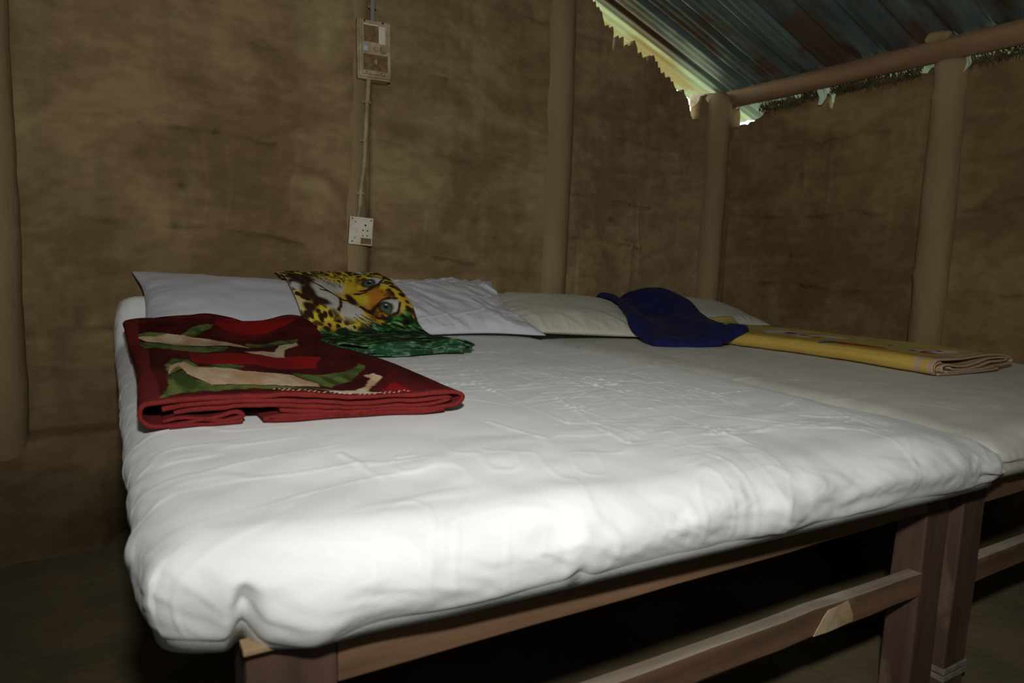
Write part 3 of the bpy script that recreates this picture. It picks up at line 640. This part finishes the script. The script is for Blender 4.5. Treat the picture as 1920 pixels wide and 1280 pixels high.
# ---- red floral blanket
RED = {
'tulip': [(.24, 2.394), (.308, 2.476), (.394, 2.475), (.45, 2.368), (.406, 2.106), (.343, 1.91), (.288, 1.874), (.247, 1.995), (.23, 2.196)],
'gA': [(.144, 1.831), (.199, 2.141), (.229, 2.136), (.219, 2.001), (.171, 1.803), (.154, 1.799)], 'gB': [(.046, 1.874), (.076, 1.911), (.122, 1.892), (.1, 1.804), (.052, 1.803)],
'gC': [(.05, 1.761), (.103, 1.661), (.168, 1.61), (.226, 1.574), (.198, 1.482), (.142, 1.464), (.104, 1.51), (.062, 1.581)], 'gD': [(.278, 1.697), (.323, 1.678), (.412, 1.769), (.398, 1.679), (.332, 1.615), (.267, 1.583)],
'cA': [(.051, 1.84), (.092, 1.814), (.117, 1.876), (.156, 1.828), (.214, 1.732), (.261, 1.645), (.272, 1.565), (.23, 1.6), (.175, 1.608), (.132, 1.643), (.104, 1.675), (.069, 1.749)],
'cB': [(.245, 1.498), (.312, 1.517), (.339, 1.606), (.39, 1.657), (.382, 1.595), (.337, 1.537), (.313, 1.428), (.293, 1.428), (.255, 1.465)],
'rD': [(.133, 1.445), (.269, 1.461), (.377, 1.4), (.34, 1.277), (.267, 1.266), (.228, 1.313), (.171, 1.286), (.131, 1.322)],
'gE': [(.078, 1.295), (.101, 1.378), (.124, 1.352), (.138, 1.275), (.172, 1.297), (.209, 1.291), (.195, 1.256), (.165, 1.24), (.107, 1.264), (.078, 1.196)],
'cC': [(.077, 1.197), (.086, 1.282), (.113, 1.332), (.129, 1.274), (.168, 1.265), (.226, 1.228), (.28, 1.205), (.291, 1.14), (.299, 1.109), (.289, 1.072), (.228, 1.082), (.174, 1.102), (.134, 1.117), (.114, 1.184), (.102, 1.283), (.088, 1.247)],
'gF': [(.284, 1.222), (.321, 1.203), (.375, 1.218), (.419, 1.277), (.425, 1.25), (.372, 1.153), (.311, 1.073), (.292, 1.08), (.293, 1.15)],
'gG': [(.053, 1.032), (.073, 1.113), (.074, 1.18), (.105, 1.241), (.112, 1.17), (.136, 1.109), (.189, 1.091), (.253, 1.063), (.308, 1.043), (.276, 1.035), (.196, 1.064), (.142, 1.069), (.089, 1.058)],
'cD': [(.391, 1.157), (.413, 1.178), (.417, 1.134), (.376, 1.072), (.355, 1.04), (.381, 1.013), (.369, .968), (.324, .996), (.291, 1.036), (.337, 1.036), (.365, 1.076), (.393, 1.129)],
'rH': [(.219, 1.04), (.313, 1.008), (.36, .966), (.334, .935), (.233, .98), (.212, 1.007)], 'rI': [(.375, 1.032), (.418, 1.076), (.421, .984), (.387, .948)]}
HEM = np.array([.165, .018, .017]); BASE = np.array([.085, .008, .008]); BRT = np.array([.36, .010, .009]); CRM = np.array([.78, .62, .42]); GRN = np.array([.055, .085, .022]); GRL = np.array([.17, .22, .055])
def red_colour(X, Y, Z, A, T, U, top):
    C = np.broadcast_to(HEM, X.shape+(3,)).copy()*(1+.12*fbm(A*60, T*60, 5, 2))[..., None]
    yf = Y/1.048; yf = yf+9*np.clip(yf-1.66, 0, 1)**2; wx = X/1.03+.005*fbm(X*28, yf*6, 3, 3); wy = yf+.022*fbm(X*28+5, yf*6, 4, 3)
    inner = top & (A > .026+.004*np.sin(T*15)) & (T > .016)
    K = np.broadcast_to(BASE, X.shape+(3,)).copy()*(1+.8*fbm(X*16+yf*2, yf*7-X*10, 9, 4))[..., None]
    def lay(key, a, b, sc=(30, 7), amt=.5):
        nonlocal K
        m = inpoly(wx, wy, RED[key]); t = np.clip(.5+1.5*fbm(wx*sc[0]+wy*2, wy*sc[1]-wx*9, hash(len(key)+ord(key[-1])) % 90, 3), 0, 1)[..., None]
        K[m] = (a*(1-amt*t)+b*amt*t)[m]
    for k in ('tulip', 'rD', 'rH', 'rI'): lay(k, BRT, BASE*1.6, (12, 3), .55)
    for k in ('gA', 'gB', 'gC', 'gD', 'gE', 'gF', 'gG'): lay(k, GRN, GRL, (60, 14), 1.)
    for k in ('cA', 'cB', 'cC', 'cD'): lay(k, CRM, CRM*np.array([.75, .5, .4]), (34, 10), .75)
    C[inner] = K[inner]
    # cream flower showing on the turned left side
    sd = (~top) & (A < .03) & (T > .22) & (T < .42) & (U < .026) & (U > .008)
    C[sd] = CRM*.9
    return C
rT = [(.030, .016), (.055, .020), (.09, .014), (.125, .020), (.138, .012), (.11, .008), (.085, .013), (.06, .008), (.03, .006), (.012, .008), (.002, .020), (.006, .038), (.03, .046), (.06, .047), (.10, .045), (.15, .041), (.20, .0395), (.26, .035), (.31, .034), (.37, .037), (.43, .038), (.468, .035), (.484, .026), (.474, .015), (.44, .012), (.38, .013), (.33, .010), (.27, .009), (.22, .014), (.19, .016)]
r2 = [(.030, .036), (.06, .039), (.11, .037), (.16, .033), (.21, .029), (.27, .0245), (.32, .0245), (.38, .028), (.44, .029), (.462, .025), (.44, .0205), (.38, .0195), (.32, .017), (.27, .0165), (.22, .021), (.16, .026), (.11, .029), (.07, .031), (.045, .029)]
r3 = [(.04, .0035), (.09, .0025), (.13, .003), (.139, .006)]
r4 = [(.168, .004), (.20, .003), (.27, .0025), (.34, .003), (.40, .004), (.45, .008), (.43, .0085), (.36, .0065), (.28, .0055), (.20, .0075), (.168, .004)]
def red_place(A, T, U):
    f = T/.97; Y = 1.03+T+.06*(1-A/.48)*(1-f)**2-.012*fbm(A*9, T*2, 4, 2)
    X = .030+A*(1-.04*f)-.0*f+.012*np.sin(f*pi)*(A < .1)*(1-A/.1)
    base = np.maximum(surf(X, Y), .563+.045*sstep(1.75, 2.0, Y)); un = U*(1-.35*sstep(.45, 1, f))
    return X, Y, base+.001+un+.0042*np.sin((A-.13)*2*pi/.30)*np.clip(U/.02, 0, 1)*np.exp(-T/.3)+.002*fbm(A*30, U*40, 8, 2)*np.clip(U/.01, 0, 1)*np.exp(-T/.1)+.004*fbm(X*6, Y*4, 14, 2)*np.clip(U/.03, 0, 1)
redb = folded('floral_blanket', [rT, r2, r3, r4], .48, red_place, np.r_[np.linspace(0, .03, 10), np.linspace(.034, .97, 250)], .0062, red_colour, M['fleece'], 31, n=460, top=lambda a: np.where(a < .3, .030, .028))
tag(redb, 'dark red folded fleece blanket with green and cream flower print', 'blanket')
bm = bmesh.new()
for r_, yy in ((0, 1.050), (1, 1.040)):
    for k in range(44):
        a = .10+k*.0078+r_*.003
        if (k*7+r_*3) % 5 < 1 or not 10 < k < 38: continue
        for s in (0,):
            P = [np.array([a]), np.array([yy-1.03-.10*(1-a/.48)+.004*sin(a*30)])]
            x = .030+a; y = yy+.0*a+.06*(1-a/.48)*.93-.005*sin(a*20)
            f0 = float(np.interp(a, [q[0] for q in rT[11:21]], [q[1] for q in rT[11:21]]))
            z = float(surf(np.array([x]), np.array([y]))[0])+f0+.0058+.0042*sin((a-.13)*2*pi/.30)*.92
            cyl(bm, (x, y, z), (x+.0036, y-.0008, z), .00028, n=6)
bm_obj('stitching', bm, M['stitch'], redb)

# ---- leopard-print blanket
def leo_colour(X, Y, Z, A, T, U, top):
    u = np.clip(A/.34, 0, 1); L = .74; ff = T/L; w = 1-(ff-.40)/.60           # w: 0 far edge .. 1 end of the face
    u = u+.012*fbm(u*14, w*14, 2, 3); w = w+.014*fbm(u*14+4, w*14, 3, 3)
    Yl = np.array([.80, .60, .05]); Or = np.array([.62, .25, .025]); Br = np.array([.045, .018, .010]); Wh = np.array([.72, .70, .66]); Gd = np.array([.010, .035, .018]); Gl = np.array([.09, .28, .05])
    sh = X.shape+(3,)
    mx = lambda K, c, m: K*(1-m[..., None])+c*m[..., None]
    K = np.broadcast_to(Yl, sh).copy(); K = mx(K, Or, sstep(.0, .5, fbm(u*6, w*5, 8, 3))*.75)
    K = mx(K, Wh, sstep(.12, .35, fbm(u*5+2, w*5, 18, 2))*.3*sstep(.5, .3, u))
    E = lambda cu, cw, ru, rw, s=.25: 1-sstep(1-s, 1+s, np.hypot((u-cu)/ru, (w-cw)/rw))
    # rosette spots
    def spots(fr, fw, seed, thr, el=1.0):
        gx = u*fr; gy = w*fw; ix = np.floor(gx); iy = np.floor(gy); best = np.full(u.shape, 9.)
        for dx in (-1, 0, 1):
            for dy in (-1, 0, 1):
                cx = ix+dx; cy = iy+dy; rx = np.sin(cx*127.1+cy*311.7+seed)*43758.5; rx = rx-np.floor(rx); ry = np.sin(cx*269.5+cy*183.3+seed)*43758.5; ry = ry-np.floor(ry)
                sz = .75+.6*((rx*7) % 1); best = np.minimum(best, np.hypot((gx-cx-rx)*el, gy-cy-ry)/sz)
        return 1-sstep(thr-.07, thr+.07, best+.10*vnoise(gx*3, gy*3, 5))
    face = E(.50, .55, .26, .36, .3)
    K = mx(K, Br, spots(15, 13, 1., .33)*(1-.9*face)); K = mx(K, Br, spots(9, 8, 5., .27, .8)*(1-face)*.9)
    K = mx(K, Br, spots(24, 20, 9., .25)*E(.42, .22, .25, .16))
    # cheeks and muzzle
    K = mx(K, Wh, E(.29, .60, .11, .19)); K = mx(K, Wh, E(.42, .40, .13, .11)); K = mx(K, Wh, E(.44, .76, .12, .12)); K = mx(K, Wh, E(.05, .56, .05, .07))
    K = mx(K, Br, E(.12, .40, .12, .13, .35)*.97); K = mx(K, Br, E(.13, .62, .07, .10, .4)); K = mx(K, Br, E(.20, .72, .10, .05, .4)); K = mx(K, Br, E(.09, .80, .06, .05, .4))
    K = mx(K, Yl, E(.62, .47, .12, .10)); K = mx(K, Or, E(.68, .62, .16, .15, .5)); K = mx(K, Yl, E(.62, .60, .07, .09, .5))
    def stroke(pts, wd, col):
        nonlocal K
        for a, b in zip(pts[:-1], pts[1:]):
            d, _ = segdist(u, w, a, b); K = mx(K, col, 1-sstep(wd*.6, wd*1.4, d))
    stroke([(.22, .42), (.33, .55), (.42, .60), (.52, .62)], .014, Br); stroke([(.42, .60), (.38, .72), (.34, .80)], .014, Br); stroke([(.26, .55), (.36, .56)], .01, Br)
    K = mx(K, Br, E(.525, .60, .045, .10, .3)); stroke([(.56, .72), (.62, .80), (.72, .74), (.84, .70)], .02, Br)
    stroke([(.60, .52), (.70, .52), (.80, .46), (.88, .40)], .012, Br*1.5)
    for i in range(9):
        stroke([(.36+.02*i, .30+.012*(i % 3)), (.345+.02*i, .38+.012*(i % 3))], .004, Br); stroke([(.44+.014*i, .86-.02*(i % 4)), (.50+.02*i, .99-.02*(i % 3))], .004, Wh if i % 2 else Br)
    for cu, cw in ((.79, .41), (.77, .80)):
        K = mx(K, Br, E(cu-.01, cw+.01, .135, .105, .35)*.75*sstep(-.4, .3, fbm(u*22, w*22, 71, 2))); K = mx(K, Wh, E(cu+.045, cw-.01, .085, .065, .35)); K = mx(K, Br, E(cu-.01, cw, .068, .064, .2)); K = mx(K, np.array([.07, .15, .10]), E(cu-.01, cw+.005, .048, .046, .2)); K = mx(K, Br*.4, E(cu-.005, cw, .022, .024, .2)); K = mx(K, Wh, E(cu+.01, cw-.015, .009, .010, .2))
        stroke([(cu-.12, cw+.07), (cu-.04, cw+.09), (cu+.07, cw+.06), (cu+.14, cw-.02)], .012, Br)
    K = mx(K, Wh, E(.86, .07, .11, .07, .4)); stroke([(.80, .05), (.84, .10), (.93, .10), (.97, .05)], .014, Br); stroke([(.80, .05), (.92, .02)], .012, Br)
    # green foliage below the face
    edge = 1.0-.14*sstep(.45, .8, u)+.05*np.sin(u*40)*.3+.05*fbm(u*12, w*3, 44, 2)
    g = sstep(edge-.02, edge+.03, w); s = fbm(u*16+w*9, w*26-u*16, 55, 4); Gc = Gd+(Gl-Gd)*sstep(-.15, .5, s)[..., None]; Gc = mx(Gc, np.array([.35, .5, .35]), sstep(.42, .6, s)); Gc = mx(Gc, np.array([.012, .012, .008]), sstep(.05, .5, fbm(u*10, w*20, 66, 3)))
    K = K*(1-g[..., None])+Gc*g[..., None]
    und = ~top; s2 = fbm(A*70, T*20+U*300, 67, 3)
    Gu = np.array([.015, .07, .03])+(np.array([.16, .26, .17])-np.array([.015, .07, .03]))*sstep(0, .5, s2)[..., None]
    Wd = und & (ff > .40); K[und] = Gu[und]; K[Wd] = (Wh*.8*np.ones(sh))[Wd]
    return K
lT = [(.10, .005), (.22, .007), (.315, .006), (.338, .010), (.330, .0165), (.25, .0185), (.15, .018), (.05, .017), (.010, .018), (.0, .0225), (.012, .0265), (.05, .027), (.12, .0265), (.2, .028), (.28, .0285), (.325, .027), (.345, .0215), (.335, .018), (.28, .0235), (.18, .022), (.08, .022)]
l2_ = [(.02, .0115), (.1, .0125), (.2, .0125), (.3, .0135), (.325, .0118), (.3, .0095), (.2, .009), (.1, .0085), (.02, .006), (.04, .0022), (.15, .002), (.25, .002), (.32, .003)]
def leo_place(A, T, U):
    f = T/.74; X = .482+A*(1+.03*(1-f))+.018*np.sin(f*pi)*0+.02*(1-f)**3*(A > .15); Y = 1.655+T-.035*(A/.34)*0+.05*(1-A/.34)*(1-f)**2*0+.012*np.sin(A*30)*(1-f)**4-.03*sstep(.2, .34, A)*(f > .9)*0
    base = surf(X, Y); bs = surf(X, Y, HS2)
    wav = (.5+.5*np.sin(A*44+1.3))*.010*(1-f)**3
    ramp = .566+.172*np.clip((Y-1.93)/.42, 0, 1)**.9
    return X, Y, np.maximum(np.maximum(base, bs), ramp)+.0015+U*(1-.25*f)+wav*np.clip(U/.02, 0, 1)+.002*fbm(X*14, Y*14, 3, 2)
HS2 = blur(HH, 5, 3)
leo = folded('leopard_blanket', [lT, l2_], .34, leo_place, np.linspace(0, .735, 300), .0042, leo_colour, M['fleece'], 61, n=430, top=lambda a: np.where(a > .33, .0235, .0245))
tag(leo, 'folded fleece blanket printed with a leopard face and green leaves', 'blanket')

# ---- yellow towel
def yel_colour(X, Y, Z, A, T, U, top):
    Yc = np.array([.64, .50, .155]); Y2 = np.array([.62, .41, .08]); Tn = np.array([.55, .39, .25])
    C = np.broadcast_to(Yc, X.shape+(3,)).copy()*(1+.16*np.sin(A*2*pi/.0125+.6*fbm(A*3, T*3, 5)))[..., None]
    lo = sstep(.10, .02, A)[..., None]*.8; C = C*(1-lo)+Y2*lo
    C *= (1+.15*fbm(A*12, T*6, 3, 3))[..., None]
    band = ((T < .050) & ((T < .016) | (T > .034)))[..., None]; C = np.where(band, Tn*(1+.15*np.sin(T*900))[..., None], C)
    inn = (~top) & (T < .014); C = np.where(inn[..., None], Tn, C)
    a = A+.004*fbm(A*50, T*30, 9, 2); t = T+.008*fbm(A*50+3, T*20, 8, 2)
    def blob(ca, ct, ra, rt, col, s=.15):
        nonlocal C
        m = (np.hypot((a-ca)/(ra*1.3), (t-ct)/(rt*1.1)) < 1) & (U > .016) & (A > .0); C[m] = col
    W_ = (.78, .72, .66); P_ = (.62, .38, .32); K_ = (.06, .03, .03); R_ = (.50, .05, .03); B_ = (.05, .17, .26)
    for c in ((.20, .62, .045, .055, W_), (.19, .55, .05, .05, P_), (.17, .50, .035, .03, W_), (.20, .585, .012, .02, K_), (.18, .52, .010, .016, K_), (.17, .47, .01, .014, K_), (.23, .44, .02, .045, W_), (.25, .36, .012, .02, W_),
              (.055, .345, .026, .022, B_), (.030, .352, .016, .014, (.10, .22, .20)), (.07, .305, .024, .030, R_), (.085, .265, .022, .035, R_), (.10, .225, .012, .028, R_),
              (.16, .12, .03, .028, W_), (.15, .095, .022, .022, R_), (.19, .09, .03, .022, W_), (.22, .075, .025, .02, W_), (.14, .135, .010, .01, K_), (.17, .105, .008, .012, K_), (.21, .095, .008, .01, K_), (.2, .24, .006, .010, (.05, .15, .05))): blob(*c)
    return C
yT = [(.10, .013), (.13, .018), (.18, .014), (.24, .018), (.30, .030), (.36, .034), (.39, .031), (.36, .027), (.30, .022), (.24, .012), (.16, .0085), (.08, .010), (.045, .022), (.050, .032), (.035, .036), (.012, .030), (.004, .018), (.012, .005), (.0, .012), (-.004, .026), (.010, .040), (.04, .044), (.10, .044), (.18, .045), (.26, .048), (.34, .050), (.40, .044), (.432, .034), (.425, .023), (.38, .019), (.33, .015)]
yT = yT[-17:]; y2 = [(.05, .010), (.045, .024), (.07, .030), (.12, .024), (.18, .0225), (.24, .030), (.30, .040), (.37, .041), (.405, .036), (.38, .031), (.31, .029), (.25, .019), (.18, .013), (.11, .015), (.085, .021)]
y3 = [(.03, .0035), (.12, .0035), (.24, .004), (.33, .007), (.36, .012), (.33, .016), (.26, .010), (.16, .0075), (.07, .009)]
def yel_place(A, T, U):
    f = T/1.06; X = 1.908+A*(.885-.02*f)-.03*f+.012*np.sin(f*5); Y = .985+T-.02*(A/.43)*(1-f)
    base = surf(X, Y)
    return X, Y, base+.0015+U*(1-.15*sstep(.55, 1, f))+.002*fbm(X*9, Y*5, 7, 2)*np.clip(U/.03, 0, 1)
yel = folded('yellow_towel', [yT, y2, y3], .43, yel_place, np.linspace(0, .99, 260), .0058, yel_colour, M['terry'], 81, n=380, top=lambda a: np.where(a < .02, .034, .036)+0*a)
tag(yel, 'long folded yellow towel with small cartoon prints and tan hem', 'towel')

# ---- blue cloth draped over the right pillow
def blue():
    bpy.context.view_layer.update(); _, _, H3 = heightmap([mA, mB, yel]+pls, -.1, 2.7, .5, 2.5); H4 = blur(dil(H3, 3), 4, 3)
    n, k = 150, 200; s = np.linspace(0, 1, n); t = np.linspace(0, 1, k); S, T = np.meshgrid(s, t, indexing='ij')
    L = catmull([(1.585, 1.71), (1.60, 1.86), (1.68, 2.02), (1.735, 2.16), (1.765, 2.34)], k); Rr = catmull([(1.935, 1.625), (1.93, 1.74), (2.02, 1.90), (2.11, 2.10), (2.15, 2.34)], k)
    X = L[:, 0][None]*(1-S)+Rr[:, 0][None]*S; Y = L[:, 1][None]*(1-S)+Rr[:, 1][None]*S
    Y = Y-.035*np.sin(S*pi)*(1-T)**2-.012*fbm(S*9, T*0, 7, 2)*(1-T)**2; X = X+.010*fbm(T*8, S*2, 9, 2)
    base = np.maximum(surf(X, Y, H4), surf(X, Y, blur(dil(H3, 2), 2, 2)))
    ed = np.minimum.reduce([S*.36, (1-S)*.36, T*.6]); th = .024*np.sqrt(np.clip(1-(1-np.clip(ed/.015, 0, 1))**2, 0, 1))
    hump = .022*np.exp(-((S-.78)/.20)**2-((T-.80)/.30)**2)
    w = .004*fbm(S*5+T*2, T*7, 13, 3)+.003*fbm(S*14+T*5, T*5-S*4, 14, 2)
    top = base+.002+th+(hump+w)*np.clip(ed/.02, 0, 1); bot = base+.0012+hump*.9*np.clip(ed/.02, 0, 1)
    crease = -.007*np.exp(-((T-.10-.03*np.sin(S*7))/.012)**2)*sstep(.55, .7, S); top += crease
    V = np.vstack([np.stack([X, Y, top], -1).reshape(-1, 3), np.stack([X, Y, np.minimum(bot, top-.0006)], -1).reshape(-1, 3)]); N = n*k
    F = np.vstack([gridfaces(n, k), gridfaces(n, k, N, flip=True)]); I = np.arange(N).reshape(n, k)
    def strip(i): return np.stack([i[:-1], i[1:], i[1:]+N, i[:-1]+N], -1)
    F = np.vstack([F, strip(I[:, 0])[:, ::-1], strip(I[:, -1]), strip(I[0, :]), strip(I[-1, :])[:, ::-1]])
    tag(link('blue_cloth', fastmesh('blue_cloth', V, F), M['blue']), 'plain navy blue folded cloth draped over a pillow', 'cloth')
blue()

# ------------------------------------------------------------------ electrics on the post
yb = YW-.060
SB = thing('switch_box', 'grimy cream switch box high on the post of the head wall', 'switch box', (.807, yb, 1.42))
SB.rotation_euler = (0, radians(-1.5), 0)
def part(name, f, m, parent, label=None):
    b = bmesh.new(); f(b); o = bm_obj(name, b, m, parent)
    if label: o['label'] = label
    return o
part('back_box', lambda b: box(b, -.056, .060, -.012, .045, 0, .193, .003), M['board'], SB)
def cover(b):
    box(b, -.052, .058, -.020, -.0122, .006, .188, .002)
    box(b, -.045, .046, -.027, -.0202, .014, .180, .002)
part('cover_plate', cover, M['board'], SB, 'cream cover plate worn at the rims')
part('meter_window', lambda b: box(b, -.038, .012, -.031, -.0272, .118, .170, .001), M['dirt'], SB, 'dirt-clogged brown window')
part('window_rim', lambda b: (box(b, .0125, .036, -.0315, -.0272, .114, .172, .001), box(b, -.041, .0125, -.0305, -.0272, .1705, .175, .001)), M['white'], SB, 'whitish plate beside the window')
part('switch', lambda b: box(b, -.042, -.026, -.034, -.0272, .086, .104, .002), M['bright'], SB, 'bluish-white rocker')
def holder(b):
    cyl(b, (.004, -.0272, .096), (.004, -.033, .096), .009, .007); cyl(b, (.030, -.0272, .098), (.030, -.036, .098), .013, .011)
part('lamp_holder', holder, M['pvc'], SB)
part('lower_plate', lambda b: (box(b, -.042, .044, -.030, -.0272, .026, .078, .001),), M['dirt'], SB, 'brown stained lower plate')
part('knob', lambda b: (cyl(b, (.0, -.0302, .054), (.0, -.036, .054), .006), box(b, -.002, .002, -.038, -.0361, .044, .064, .001)), M['pvc'], SB)
for sx, sz in ((-.030, .020), (.022, .020), (-.034, .1855), (.030, .1855)):
    part('screw', lambda b: cyl(b, (sx, -.0201, sz), (sx, -.0285, sz), .003, .0025, 10), M['screw'], SB)

def conduit(name, pts, r, m, label, clips, clipm):
    t = thing(name, label, 'conduit', pts[0])
    P = np.array(pts); n = 60; k = 14; tt = np.linspace(0, 1, n); d = np.linspace(0, 1, len(P)); C = np.stack([np.interp(tt, d, P[:, i]) for i in range(3)], -1)
    C[:, 0] += .0025*vnoise(tt*5, tt*0, 3); C[:, 1] += .0015*vnoise(tt*6, tt*0, 4)
    th = np.linspace(0, 2*pi, k, endpoint=False); V = []
    for c in C:
        for a in th: V.append((c[0]+r*cos(a)-pts[0][0], c[1]+r*sin(a)-pts[0][1], c[2]-pts[0][2]))
    o = link('pipe', fastmesh('pipe', V, gridfaces(n, k, 0, True)), m, t)
    for z in clips:
        f = (z-pts[0][2])/(pts[-1][2]-pts[0][2]); x = pts[0][0]+(pts[-1][0]-pts[0][0])*f-pts[0][0]; y = float(np.interp(f, d, P[:, 1]))-pts[0][1]
        part('clip', lambda b: (box(b, x-.014, x+.014, y+.001, y+.006, z-.005-pts[0][2], z+.005-pts[0][2], .001), cyl(b, (x, y, z-.005-pts[0][2]), (x, y, z+.005-pts[0][2]), r+.002)), clipm, t)
    return t
conduit('lower_conduit', [(.764, yb-.002, .985), (.773, yb-.002, 1.10), (.783, yb-.004, 1.25), (.790, yb-.006, 1.425)], .0085, M['pvc'], 'cream plastic conduit between the switch box and the socket', (1.035, 1.215, 1.345), M['pvc'])
conduit('socket_cable_sleeve', [(.762, yb+.003, .945), (.764, yb+.003, 1.03)], .0065, M['pvcblue'], 'thin bluish sleeve just above the wall socket', (), M['pvc'])
conduit('upper_conduit', [(.802, yb-.004, 1.605), (.806, yb-.004, 1.80), (.81, yb, 2.05)], .0085, M['pvcblue'], 'blue-stained conduit rising from the top of the switch box', (1.66, 1.735), M['pvcblue'])
SK = thing('wall_socket', 'small grimy white square wall socket below the conduit', 'socket', (.762, yb-.002, .858)); SK.rotation_euler = (0, radians(3), 0)
part('socket_box', lambda b: box(b, -.040, .040, -.010, .040, 0, .094, .003), M['pvc'], SK)
part('socket_plate', lambda b: box(b, -.042, .042, -.016, -.0102, -.001, .095, .002), M['white'], SK)
for sx, sz in ((-.022, .064), (-.022, .036)):
    part('rocker_switch', lambda b: box(b, sx-.008, sx+.008, -.020, -.0162, sz-.010, sz+.010, .002), M['white'], SK)
for px, pz, r_ in ((.014, .068, .0035), (.006, .050, .0026), (.022, .050, .0026), (.006, .032, .0022), (.022, .032, .0022), (-.022, .022, .002), (-.022, .078, .002)):
    part('socket_hole', lambda b: cyl(b, (px, -.0162, pz), (px, -.0175, pz), r_, n=12), M['dark'], SK)
part('stain', lambda b: box(b, .000, .038, -.0168, -.0161, .003, .024, .0003), M['dirt'], SK, 'brown grime patch')
for sx, sz in ((-.034, .088), (.034, .086), (-.030, .010)):
    part('screw', lambda b: cyl(b, (sx, -.0162, sz), (sx, -.0185, sz), .003, .0025, 10), M['screw'], SK)
